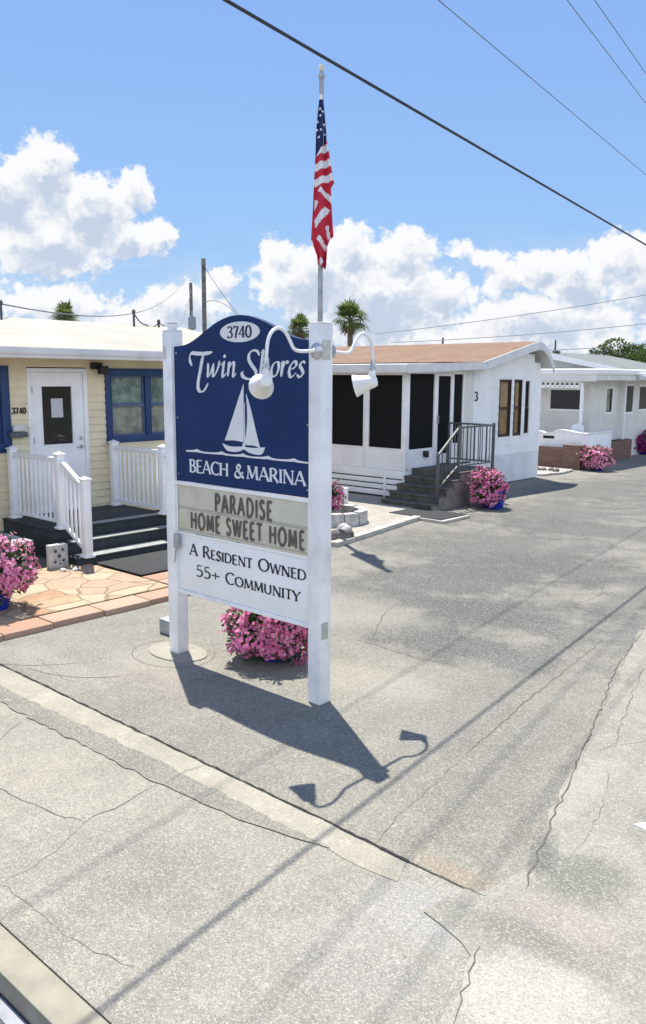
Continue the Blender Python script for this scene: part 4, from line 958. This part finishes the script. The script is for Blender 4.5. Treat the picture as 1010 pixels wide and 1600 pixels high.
mound((-9.50, 10.60, .06), (.24, .26, .30, .40), 420, 'small pink flowers behind the right sign post in the pale planter', petal, 6, .024, None, bare=.15)

# ------------------------------------------------------------------ ring planter, rocks, small post by white house
t = thing('ring_planter', (-9.0, 10.9, .045), 'round planter of pale blocks with soil beside the walkway edge', 'planter')
n = 12
for i in range(n):
    a0 = 2*math.pi*i/n; b = MB(); pts = []
    for (da, r) in ((.02, .50), (.50, .50), (.48, .36), (.04, .36)): pts.append((-9.33+r*1.05*math.cos(a0+da), 10.62+r*1.2*math.sin(a0+da), .047))
    b.prism(pts, (0, 0, .22+.01*math.sin(i*5))); b.build('block', stone_w, t)
b = MB(); b.lathe((-9.33, 10.62, .05), [(.001, .13), (.34, .12), (.36, .0)], 24, caps=False); b.build('soil', soil, t)
rock('garden_rock', (-8.30, 9.55, .05), (.22, .20, .15), 'brown rock behind the right sign post at the walkway corner', 'rock', rockm, 11)
rock('garden_rock', (-8.55, 9.95, .05), (.13, .12, .16), 'pale rock standing against the ring planter', 'rock', stone_w, 12)
t = thing('marker_post', (-10.6, 12.3, .045), 'short white marker post standing on the pale walkway before the porch', 'post')
b = MB(); b.box(-10.66, -10.54, 12.24, 12.36, .045, .34, .008); b.build('post_body', white, t); b = MB(); b.box(-10.67, -10.53, 12.23, 12.37, .341, .365, .006); b.build('post_cap', white, t)

# ------------------------------------------------------------------ the white house with screened porch
GA = -10.2; PB = 13.65
wh = thing('white_house', (GA, 16, 0), 'white house with orange shingle roof and dark screened porch', 'house')
rp = lambda u: 2.80+(u-16.2)*(.53/2.45) if u < 18.65 else 3.33-(u-18.65)*.62
wz = [(17.40, 17.91, 1.14, 2.47), (18.09, 18.40, 1.14, 2.47), (18.52, 18.70, 1.14, 2.47)]
wz = [(17.38, 17.92, 1.13, 2.48), (18.07, 18.44, 1.13, 2.48), (18.56, 18.86, 1.13, 2.48)]
pg = plA(GA)
b = MB(); lap_wall(b, pg, 16.2, 19.42, .70, 3.3, .20, wz, .010, top=rp); b.build('wall', sidingw, wh, smooth=0)
b = MB(); b.pbox(pg, 16.2, 19.42, .02, .70, -.06, .004); b.build('skirting', mat('skirt_white', (.72, .73, .74), .55, .06, 2., grime=.2), wh)
b = MB(); b.box(-24, GA-.06, 19.36, 19.42, 0, 2.6); b.box(-24, GA-.06, 16.2, 16.26, 0, 2.8); b.box(-24.06, -24, 16.2, 19.42, 0, 2.6); b.build('rear_wall', sidingw, wh)
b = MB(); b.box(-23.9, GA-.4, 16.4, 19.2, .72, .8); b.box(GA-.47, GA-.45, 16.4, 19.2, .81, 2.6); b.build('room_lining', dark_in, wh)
for k, (u0, u1, z0, z1) in enumerate(wz):
    window(wh, pg, u0, u1, z0, z1, .035, brown if k < 2 else white, 1, True, [curtain_t, mat('tan_blind_pale', (.66, .41, .22), .7, .10, 5.)] if k < 2 else [dark_in]*2, proud=.018, sashm=brown, cur_d=-.052)
b = MB(); write(b, lambda u, z, d: (GA+.012+d, u, z), '3', 16.30, 2.0, .20, .13, .22, serif=False); b.build('house_number', letterk, wh, smooth=0)
# main roof: long slope to the street, rounded fall at the back
pf = [(16.18, 2.865), (17.4, 3.128), (18.4, 3.345), (18.68, 3.395), (18.90, 3.36), (19.15, 3.22), (19.38, 3.0), (19.52, 2.80)]
b = MB(); vs = []; n = 60; rn = random.Random(9)
for i in range(n+1):
    for (u, z) in pf: vs.append((-24.3+(24.3-9.93)*i/n, u, z+rn.uniform(-.004, .004)*(0 < i < n)))
k = len(pf); b.add(vs, [(i*k+j, i*k+j+1, (i+1)*k+j+1, (i+1)*k+j) for i in range(n) for j in range(k-1)])
rf = b.build('roof', shingle, wh, smooth=50)
b = MB(); lo = [(u, z-.004) for u, z in pf]; dn = [(u-.01*(j < 4), z-.20 if j < 4 else z-.17-.03*(j-3)*0) for j, (u, z) in enumerate(pf)]
b.prism([(-9.93+.002, u, z) for u, z in lo]+[(-9.93+.002, u, z) for u, z in dn[::-1]], (.028, 0, 0)); b.build('rake_board', fasciaw, rf)
b = MB(); b.prism([(-24.3, u, z-.03) for u, z in pf]+[(-24.3, u, z-.05) for u, z in pf[::-1]], (24.3-9.935, 0, 0)); b.build('soffit', fasciaw, rf)
# porch: white flat roof, posts, screens
b = MB(); b.prism([(-24, 13.35, 2.76), (-24, 16.30, 2.848), (-24, 16.30, 2.82), (-24, 13.35, 2.73)], (14.10, 0, 0)); pr_ = b.build('porch_roof', roofw, wh)
b = MB(); b.box(-24, -9.87, 13.27, 13.345, 2.60, 2.775, .024); b.prism([(-9.868, 13.30, 2.60), (-9.868, 13.30, 2.768), (-9.868, 16.15, 2.862), (-9.868, 16.15, 2.70)], (.035, 0, 0)); b.build('porch_fascia', fasciaw, pr_)
b = MB(); b.prism([(-24, 13.35, 2.62), (-24, 16.2, 2.70), (-24, 16.2, 2.69), (-24, 13.35, 2.61)], (14.12, 0, 0)); b.build('porch_soffit', fasciaw, pr_)
pw = plB(PB); ps_ = plA(-10.13)
b = MB()
for (u0, u1) in ((-10.24, -10.13), (-11.25, -11.10), (-12.75, -12.62), (-14.2, -14.06), (-15.7, -15.56), (-17.2, -17.06)): b.pbox(pw, u0, u1, .62, 2.62, -.06, 0, .004)
b.pbox(pw, -17.2, -10.13, 2.56, 2.62, -.06, -.002); b.pbox(pw, -17.2, -10.13, 1.04, 1.065, -.06, -.002)
for (u0, u1) in ((13.712, 13.775), (14.645, 14.755), (15.315, 15.375), (15.735, 15.79)): b.pbox(ps_, u0, u1, .66, 2.66, -.06, 0, .004)
b.pbox(ps_, 13.775, 14.645, 2.59, 2.66, -.06, -.002); b.pbox(ps_, 14.755, 15.315, 2.61, 2.66, -.06, -.002); b.pbox(ps_, 15.375, 15.735, 2.59, 2.66, -.06, -.002)
pfm = b.build('porch_frame', white, wh)
for (u0, u1) in ((-11.10, -10.24), (-12.62, -11.25), (-14.06, -12.75), (-15.56, -14.2), (-17.06, -15.7)):
    b = MB(); b.pbox(pw, u0, u1, .62, 1.038, -.05, -.010); b.build('lower_panel', sidingw, wh)
b = MB(); b.pbox(ps_, 13.775, 14.645, .62, 1.05, -.05, -.010); b.build('lower_panel', sidingw, wh)
b = MB(); b.pbox(ps_, 15.375, 15.735, .66, 1.10, -.05, -.010); b.build('lower_panel', sidingw, wh)
for (u0, u1) in ((-11.10, -10.24), (-12.62, -11.25), (-14.06, -12.75), (-15.56, -14.2), (-17.06, -15.7)):
    b = MB(); b.pbox(pw, u0+.002, u1-.002, 1.067, 2.558, -.034, -.030); b.build('screen', darks, wh)
for (u0, u1, z0, z1) in ((13.777, 14.643, 1.052, 2.588), (15.377, 15.733, 1.102, 2.588)):
    b = MB(); b.pbox(ps_, u0, u1, z0, z1, -.034, -.030); b.build('screen', darks, wh)
b = MB(); b.pbox(ps_, 14.757, 14.80, .69, 2.605, -.045, -.012); b.pbox(ps_, 15.27, 15.313, .69, 2.605, -.045, -.012); b.pbox(ps_, 14.80, 15.27, 2.55, 2.605, -.045, -.013); b.pbox(ps_, 14.80, 15.27, .69, .90, -.045, -.013)
dr = b.build('screen_door', white, wh)
b = MB(); b.pbox(ps_, 14.801, 15.269, .901, 2.549, -.034, -.030); b.build('door_screen', darks, dr)
b = MB(); b.pbox(ps_, 14.765, 14.785, 1.55, 1.72, -.011, .03, .004); b.build('handle', galv, dr)
b = MB(); b.pbox(ps_, 15.792, 16.195, .66, 2.70, -.07, -.02); b.build('recess_wall', creamw, wh)
b = MB(); b.pbox(ps_, 13.66, 16.19, .02, .615, -.06, .004); b.pbox(ps_, 13.66, 14.9, .30, .325, .0045, .008); b.build('porch_skirting', sidingw, wh)
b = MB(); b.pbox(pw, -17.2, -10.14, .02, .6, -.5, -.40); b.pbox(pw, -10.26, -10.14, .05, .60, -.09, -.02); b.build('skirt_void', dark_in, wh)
for i, (z0, z1) in enumerate(((.445, .615), (.325, .42), (.205, .30), (.07, .18))):
    b = MB(); b.pbox(pw, -17.2, -10.14, z0, z1, -.03, .010-.002*i, .004); b.build('skirt_slat', white, wh)
b = MB(); b.pbox(pw, -10.66, -10.60, .05, .62, .012, .03, .003); b.build('skirt_post', white, wh)
b = MB(); b.pbox(ps_, 14.27, 14.40, .90, 1.0, .001, .07, .01); b.pbox(ps_, 14.295, 14.375, .865, .90, .02, .085, .008); b.build('wall_light', blackm, wh)

# grey stairs with metal rail
gs = thing('grey_stairs', (-9.5, 14, 0), 'grey wooden stairs with dark metal railing up to the porch door', 'stairs')
RB = [12.85, 13.10, 13.35, 13.60, 13.85]; RH = .134
for i in range(4):
    b = MB(); b.box(-10.10, -8.915, RB[i]+.012, RB[i+1]+.03, 0, RH*(i+1)-.03); b.box(-10.11, -8.895, RB[i]-.012, RB[i+1]+.012, RH*(i+1)-.028, RH*(i+1)+.0004*i, .005); s = b.build('step', stepg, gs)
b = MB(); b.box(-10.115, -8.90, 13.867, 15.16, RH*5-.03, RH*5, .006); b.box(-10.10, -8.95, 13.88, 15.14, 0, RH*5-.032); b.build('platform', stepg, gs)
b = MB()
for i in range(9): b.box(-8.948, -8.925, 13.885+i*.14, 13.885+i*.14+.134, .01, RH*5-.032-.001*(i % 2), .003)
b.build('side_boards', boardg, gs)
b = MB(); st = [(12.87, .005)]
for i in range(4): st += [(RB[i]+.012, RH*(i+1)-.032), (RB[i+1]+.012, RH*(i+1)-.032)]
st += [(13.862, .005)]; b.prism([(-8.914, u, z) for u, z in st], (.018, 0, 0)); b.build('stringer', boardg, gs)
rl = None
b = MB(); zt = 1.555
b.beam((-8.96, 13.12, 1.055), (-8.96, 13.82, zt), .04, .035); b.beam((-8.96, 13.82, zt), (-8.96, 15.11, zt), .04, .035); b.beam((-8.96, 15.11, zt), (-10.05, 15.11, zt), .04, .035)
rl = b.build('railing', railm, gs)
b = MB(); b.beam((-8.96, 13.15, .42), (-8.96, 13.80, .80), .03, .028); b.beam((-8.96, 13.85, .80), (-8.96, 15.08, .80), .03, .028); b.beam((-8.98, 15.11, .80), (-10.05, 15.11, .80), .03, .028); b.build('bottom_rail', railm, rl)
for (yy, z0, z1) in ((13.12, .0, 1.09), (13.82, .30, 1.59), (15.11, .40, 1.60)):
    b = MB(); b.box(-8.985, -8.935+.0, yy-.025, yy+.025, max(z0, .672 if yy > 13.8 else .135), z1, .003); b.build('post', railm, rl)
b = MB(); b.box(-10.075, -10.035, 15.09, 15.13, .672, 1.575, .003); b.build('post', railm, rl)
balusters(rl, (-8.96, 13.12), (-8.96, 13.82), 4, .40, 1.05, .016, railm, .40, .49)
balusters(rl, (-8.96, 13.82), (-8.96, 15.11), 8, .80, 1.55, .016, railm)
balusters(rl, (-8.96, 15.11), (-10.05, 15.11), 6, .80, 1.55, .016, railm)
t = thing('stair_mat', (-8.5, 12.3, 0), 'dark mat on a low pale slab at the foot of the grey stairs', 'mat')
b = MB(); b.box(-9.3, -8.02, 11.95, 12.83, .0, .05, .008); b.build('slab', conc, t); b = MB(); b.box(-9.25, -8.09, 12.0, 12.82, .0515, .064, .004); b.build('mat_top', rubber, t)

# ------------------------------------------------------------------ flat roofed white house further on
h3 = thing('flat_roof_house', (-11, 25, 0), 'low white house with flat white roof and corner porch beyond the orange roofed one', 'house')
p3 = plB(24.05); r3 = plA(-11.0)
win3 = (-12.36, -11.20, 1.53, 2.23)
b = MB(); lap_wall(b, p3, -18, -11.0, .0, 2.50, .25, [win3, (-13.6, -12.72, 1.5, 2.25)], .006)
rw = [(25.12, 25.72, 1.42, 2.28), (26.35, 27.35, 1.38, 2.36), (27.7, 28.7, 1.45, 2.33), (29.2, 30.4, 1.45, 2.33)]
lap_wall(b, r3, 24.06, 36, .0, 2.52, .25, rw, .006); b.build('wall', creamw, h3, smooth=0)
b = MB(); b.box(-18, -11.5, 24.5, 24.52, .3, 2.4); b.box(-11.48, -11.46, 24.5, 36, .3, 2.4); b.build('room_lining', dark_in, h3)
window(h3, p3, *win3, .03, white, 1, False, None, gl=glassd, proud=.02); window(h3, p3, -13.6, -12.72, 1.5, 2.25, .04, white, 1, False, None, gl=glassd, proud=.02)
for k, q in enumerate(rw): window(h3, r3, *q, .04, white, 1, False, curtain_b if k == 0 else None, gl=glassd if k else glass, proud=.02)
b = MB(); b.box(-18.5, -10.38, 23.1, 36.5, 2.62, 2.80, .07); rf = b.build('roof', mat('flat_roof_white', (.80, .80, .79), .6, .05, 1.), h3)
b = MB(); b.box(-18.45, -10.45, 23.16, 23.20, 2.44, 2.638); b.box(-10.50, -10.455, 23.21, 36.4, 2.47, 2.638); b.box(-18.4, -10.51, 23.21, 36.4, 2.60, 2.637); b.build('fascia', fasciaw, rf)
b = MB(); b.box(-12.55, -10.98, 23.27, 23.30, 2.24, 2.437); fw_ = b.build('fretwork', white, h3)
b = MB()   # dark plates on the solid band, painting the shade seen through the fretwork
for i in range(10):
    x = -12.47+i*.155; b.prism([(x+.055*math.cos(q*.5236), 23.2685, 2.345+.045*math.sin(q*.5236)*(1 if q < 7 else .5)) for q in range(12)], (0, -.002, 0))
    b.prism([(x+.078+.018*math.cos(q*1.0472), 23.2685, 2.285+.018*math.sin(q*1.0472)) for q in range(6)], (0, -.002, 0))
tag(b.build('openings', mat('fret_shadow', (.10, .10, .07), .9, .1), fw_), kind='stuff')
for (xx, yy) in ((-10.93, 23.32), (-10.80, 26.1)):
    b = MB(); b.box(xx-.04, xx+.04, yy-.04, yy+.04, .0, 2.46, .004); b.build('porch_post', white, h3)
b = MB(); b.prism([(-10.378, 26.05, 2.50), (-10.378, 27.9, 2.50), (-10.378, 27.9, 2.625), (-10.378, 26.05, 2.625)], (.35, 0, -.03)); b.build('side_awning', fasciaw, h3)
t = thing('garden_wall', (-11.5, 22.3, 0), 'white garden wall with wavy top in front of the flat roofed house', 'wall')
b = MB(); tp = []
for i in range(60):
    u = -16+5.62*i/59; s = (u+10.38)/1.0; z = 1.0+.035*math.sin(u*5)-(.05 if -11.6 < u < -11.2 else 0); tp.append((u, 22.28, z))
b.prism([(-16, 22.28, 0)]+tp+[(-10.38, 22.28, 0)], (0, .10, 0)); b.box(-10.48, -10.38, 22.385, 24.3, 0, .94, .01); b.build('wall_body', white, t)
b = MB()
for i in range(59):
    p, q = tp[i], tp[i+1]; b.beam((p[0], 22.33, p[2]+.02), (q[0]+.002, 22.33, q[2]+.02), .16, .035)
b.box(-10.50, -10.34, 22.42, 24.3, .945, .985, .01); b.build('coping', white, t)
b = MB(); b.box(-11.56, -11.22, 22.268, 22.279, .80, .88); b.build('opening', dark_in, t)
t = thing('brick_planter', (-10.9, 22.0, 0), 'low brown brick planter against the white garden wall', 'planter')
b = MB(); b.box(-11.65, -10.75, 22.0, 22.26, 0, .56); b.box(-10.748, -10.22, 21.9, 22.26, 0, .68); b.build('brick_body', brickm, t); b = MB(); b.box(-11.6, -10.3, 22.05, 22.22, .565, .575); b.build('soil', soil, t)
t = thing('brick_planter', (-10.7, 26.5, 0), 'long low brick planter along the drive side of the flat roofed house', 'planter')
b = MB(); b.box(-10.98, -10.68, 24.6, 26.6, 0, .60); b.build('brick_body', brickm, t); b = MB(); b.box(-10.93, -10.73, 24.65, 26.55, .605, .615); b.build('soil', soil, t)
# white bench in the corner
t = thing('porch_chair', (-11.0, 23.0, 0), 'white curved porch chair behind the garden wall corner', 'chair')
b = MB(); b.box(-11.2, -10.75, 22.75, 23.2, .78, .83, .015); b.build('seat', white, t); b = MB(); b.prism([(-11.2, 23.18, .84), (-10.75, 23.18, .84), (-10.80, 23.22, 1.15), (-10.97, 23.23, 1.22), (-11.15, 23.22, 1.15)], (0, .04, 0)); b.build('backrest', white, t)
for xx, yy in ((-11.17, 22.78), (-10.8, 22.78), (-11.17, 23.13), (-10.8, 23.13)):
    b = MB(); b.box(xx, xx+.045, yy, yy+.045, 0, .778); b.build('leg', white, t)
# edging stones along the gravel bed
for i in range(9):
    x = -11.9+i*.2; rock('edging_stone', (x, 20.9+.08*math.sin(i*2)-.09*i*.3, .06), (.10, .08, .07), 'small dark edging stone in the row beside the white gravel bed', 'stone', rockm, 60+i, 'edging stones of the gravel bed')

# grey gable house behind
h4 = thing('grey_roof_house', (-14, 30, 0), 'house with low grey gable roof showing above the flat white roof', 'house')
b = MB(); b.box(-19.3, -12.35, 30.0, 35.5, 0, 2.75); b.prism([(-19.3, 30, 2.751), (-12.35, 30, 2.751), (-15.8, 30, 3.42)], (0, 5.5, 0)); b.build('wall', mat('grey_wall', (.42, .43, .42), .7, .06), h4)
b = MB(); b.prism([(-12.0, 29.7, 2.78), (-15.8, 29.7, 3.55), (-15.8, 29.7, 3.47), (-12.0, 29.7, 2.70)], (0, 6.2, 0)); b.prism([(-19.6, 29.7, 2.78), (-15.81, 29.7, 3.55), (-15.81, 29.7, 3.47), (-19.6, 29.7, 2.70)], (0, 6.2, 0)); rf = b.build('roof', roofgrey, h4)
b = MB(); b.prism([(-12.0, 29.66, 2.79), (-15.8, 29.66, 3.56), (-15.8, 29.66, 3.36), (-12.0, 29.66, 2.62)], (0, .038, 0)); b.build('rake_board', roofpale, rf)
for (bb, hh) in ((30.7, .45), (35.2, .35)):
    b = MB(); b.tube([(-15.6, bb, 3.45), (-15.6, bb, 3.55+hh)], .035, 8); b.build('vent_pipe', mat('mast_dark', (.07, .07, .075)), rf)
b = MB(); b.lathe((-15.55, 30.7, 3.5), [(.16, 0), (.16, .07), (.06, .10)], 12); b.build('vent_flashing', mat('mast_dark', (.07, .07, .075)), rf)

# a pale house far down the drive closes the view
h5 = thing('pale_house', (-12, 46, 0), 'pale low house at the far right end of the drive', 'house')
b = MB(); b.box(-20, -11.2, 46, 56, 0, 2.7); b.build('wall', creamw, h5); b = MB(); b.prism([(-10.8, 45.6, 2.705), (-15.5, 45.6, 3.5), (-20.4, 45.6, 2.705)], (0, 10.8, 0)); b.build('roof', roofpale, h5)
for bb in (47.5, 50.5, 53.5):
    window(h5, plA(-11.2), bb, bb+1.2, 1.2, 2.2, .05, white, 1, False, None, gl=glassd)

# ------------------------------------------------------------------ palms and tree
def wxy(X, Y):
    return (X*na[0]+Y*na[1], X*ea[0]+Y*ea[1])
def palm(X, Y, ztop, rad, label, seed, lean=0.):
    a_, b_ = wxy(X, Y); rn = random.Random(seed); t = thing('palm_tree', (a_, b_, 0), label, 'palm tree', 'palms behind the houses')
    c = Vector((a_+lean, b_, ztop)); b = MB(); n = 12
    b.tube([(a_+lean*(i/n)**2, b_, (ztop+.1)*i/n) for i in range(n+1)], [.24-.08*i/n+.015*(i % 2) for i in range(n+1)], 10); b.build('trunk', bark, t)
    fr = MB(); dd = MB()
    def fan(mb, d, L, droop, np_=15):
        d = d.normalized(); sd = d.cross(Vector((0, 0, 1))); sd = sd.normalized() if sd.length > .05 else Vector((1, 0, 0)); nn = sd.cross(d)
        pet = L*.42; hub = c+d*pet-Vector((0, 0, droop*pet*.3)); mb.tube([c, c+d*pet*.5, hub], .018, 4, caps=False)
        for k in range(np_):
            an = R(-105+210*k/(np_-1)); ld = (d*math.cos(an)+sd*math.sin(an)).normalized(); ll = L*.62*(.62+.38*math.cos(an*.8))*rn.uniform(.85, 1.1)
            m_ = hub+ld*ll*.55+nn*rn.uniform(-.05, .05); e = hub+ld*ll-Vector((0, 0, droop*ll*.45+.05)); w = ll*.062
            s2 = ld.cross(nn).normalized()*w
            mb.add([hub, m_-s2, e, m_+s2], [(0, 1, 2, 3)])
    for i in range(40):
        el = R(rn.uniform(-25, 88)); az = rn.random()*6.28; fan(fr, Vector((math.cos(el)*math.cos(az), math.cos(el)*math.sin(az), math.sin(el))), rad*rn.uniform(.85, 1.1), rn.uniform(.3, .9)*math.cos(el))
    for i in range(16):
        el = R(rn.uniform(-75, -20)); az = rn.random()*6.28; fan(dd, Vector((math.cos(el)*math.cos(az), math.cos(el)*math.sin(az), math.sin(el))), rad*rn.uniform(.6, .85), .5, 9)
    tag(fr.build('crown', palmm, t, smooth=0, recalc=False)); tag(dd.build('dead_fronds', palmd, t, smooth=0, recalc=False), kind=None)
palm(1.85, 60, 6.55, 1.55, 'taller fan palm right behind the right sign post', 1)
palm(-1.75, 62, 5.95, 1.25, 'shorter fan palm behind the top right of the blue panel', 2)
palm(-19.4, 64, 6.95, 1.3, 'fan palm crown peeking over the white roof at the left', 3)
def tree(X, Y, label, seed):
    from mathutils import noise as mn
    a_, b_ = wxy(X, Y); rn = random.Random(seed); t = thing('broadleaf_tree', (a_, b_, 0), label, 'tree')
    b = MB(); o = Vector((a_, b_, 0))
    b.tube([o, o+Vector((.2, 0, 1.4)), o+Vector((.1, .2, 2.6))], [.38, .30, .24], 10)
    for (dx, dz) in ((-2.6, 4.3), (-1.2, 4.9), (.4, 5.1), (1.8, 4.9), (3.2, 4.5)):
        b.tube([o+Vector((.15, 0, 1.6)), o+Vector((dx*.45, dx*.1, 1.6+dz*.35)), o+Vector((dx, dx*.2, dz))], [.18, .12, .05], 7)
    b.build('trunk', palebark, t)
    lf = MB(); cl = []
    for i in range(40):
        dx = rn.uniform(-3.9, 4.6); top = 4.75+.55*math.cos(dx*.33)-.0; cl.append((Vector((dx, rn.uniform(-2.3, 2.3), rn.uniform(2.9, top-.35))), rn.uniform(.55, .95)))
    for c, r in cl:
        for k in range(330):
            v = Vector((rn.gauss(0, 1), rn.gauss(0, 1), rn.gauss(0, 1))).normalized(); p = o+c+Vector((v.x*r*1.15, v.y*r, v.z*r*.72))*(.55+.45*rn.random()**.5)
            d = (v+Vector((rn.uniform(-1, 1), rn.uniform(-1, 1), rn.uniform(-1, 1)))).normalized(); nn = Vector((rn.uniform(-1, 1), rn.uniform(-1, 1), rn.uniform(0, 1.4))).normalized()
            if abs(d.dot(nn)) > .95: continue
            leaf(lf, p, d, nn, rn.uniform(.16, .30), rn.uniform(.10, .17))
    tag(lf.build('crown', treem, t, smooth=0, recalc=False))
tree(23.9, 62, 'broad green tree rising behind the grey roof at the right', 5)

# ------------------------------------------------------------------ utility poles and cables
def pole(X, Y, h, r, label, arms=False, can=False, name='utility_pole'):
    a_, b_ = wxy(X, Y); t = thing(name, (a_, b_, 0), label, 'pole', 'utility poles behind the houses')
    b = MB(); b.tube([(a_, b_, 0), (a_, b_, h*.5), (a_, b_, h)], [r*1.2, r*1.08, r], 10); b.build('pole', pole_w, t)
    if can:
        b = MB(); b.lathe((a_+.38, b_-.25, h-3.2), [(.10, -.05), (.26, 0), (.27, .05), (.27, .75), (.22, .85), (.08, .90)], 14); b.tube([(a_+.38, b_-.25, h-2.35), (a_+.38, b_-.25, h-1.9)], .06, 7); b.tube([(a_, b_, h-2.5), (a_+.38, b_-.25, h-2.5)], .05, 6); b.build('transformer', mat('transformer_grey', (.27, .29, .31), .5, .1), t)
    if arms:
        for zz in (h-2.8, h-3.3):
            b = MB(); b.lathe((a_+.22, b_-.15, zz), [(.05, 0), (.09, .03), (.07, .10), (.09, .14), (.04, .2)], 8); b.tube([(a_, b_, zz), (a_+.22, b_-.15, zz+.03)], .035, 6); b.build('insulator', mat('insulator_grey', (.2, .2, .2), .4, .1), t)
    return t
pole(-7.73, 55, 9.95, .135, 'tall grey utility pole rising left of the blue arch', True)
pole(-9.35, 60, 9.0, .115, 'utility pole with grey transformer can left of the tallest pole', False, True)
pole(8.4, 60, 5.35, .07, 'thin pole standing just above the orange roof', name='antenna_pole')
def cable(pts, r, label, m=None, sag=0., name='overhead_cable', group='overhead cables'):
    """pts in world X, Y, Z; hangs between them"""
    b = MB(); P = []
    for i in range(len(pts)-1):
        p, q = Vector(pts[i]), Vector(pts[i+1]); n = 24
        for k in range(n+(i == len(pts)-2)):
            s = k/n; v = p.lerp(q, s); v.z -= sag*4*s*(1-s); u = wxy(v.x, v.y); P.append((u[0], u[1], v.z))
    b.tube(P, r, 6); return tg(b.build(name, m or cablem, org=P[0]), label, 'cable', group)
cable([(-9.15, -5.4, 5.75), (-.716, 6.4, 5.14), (5.77, 15.5, 4.88), (24, 41, 4.6)], .0135, 'thick black cable slanting across the sky in front of the flag tip')
cable([(-8.2, -1.2, 8.6), (1.72, 13.4, 8.0), (8.85, 24, 8.0), (22, 43.5, 8.6)], .0075, 'thin grey cable right of the thick black one', cableg)
cable([(-7.2, -2.1, 9.3), (4.32, 15.9, 9.0), (7.55, 21, 9.0), (24, 47, 9.6)], .0075, 'thin grey cable crossing the upper right corner, lower of the two', cableg)
cable([(-6.7, -2.1, 9.3), (4.80, 15.9, 9.0), (6.9, 19.2, 9.0), (25, 47, 9.6)], .0075, 'thin grey cable crossing the upper right corner, topmost there', cableg)
def far(px_, py_, Y):   # direction table of far cable ends, computed once from the plan
    return (px_*Y, Y, 2.5+py_*Y)
def cab2(p, q, label, r=.03, sag=.3): cable([p, q], r, label, cableg, sag)
cab2((3.2, 55, 5.3), (23.5, 55, 8.4), 'faint grey cable highest above the orange roof, at right', .022, .2)
cab2((4.6, 58, 4.9), (24.8, 58, 6.6), 'faint grey cable in the middle above the orange roof', .022, .2)
cab2((14.5, 58, 4.4), (24.8, 58, 5.2), 'faint grey cable just above the grey roof at right', .022, .1)
m0 = WP(-14.0, 7.15, 3.72); m1 = WP(-14.1, 9.95, 3.74); m2 = WP(-14.1, 10.55, 3.58)
cab2(tuple(m0), (-9.6, 60, 9.4), 'long grey cable rising over the white roof from its left mast', .014, 1.1)
cab2(tuple(m2), (-9.33, 59.8, 8.6), 'grey cable rising from the roof mast to the transformer pole', .014, 1.0)
cable([tuple(m1), tuple(WP(-14.1, 10.25, 3.52)), tuple(m2)], .012, 'short looping cable between the two masts at the roof end', cablem, .06)
cab2((-7.73, 54.8, 7.2), (-4.6, 48, 5.6), 'grey cable curving down right from the tall pole behind the blue arch', .022, -.5)
cab2((-7.73, 54.8, 9.6), (-5.2, 60, 6.0), 'thin grey cable falling right from the tall pole top', .016, .3)
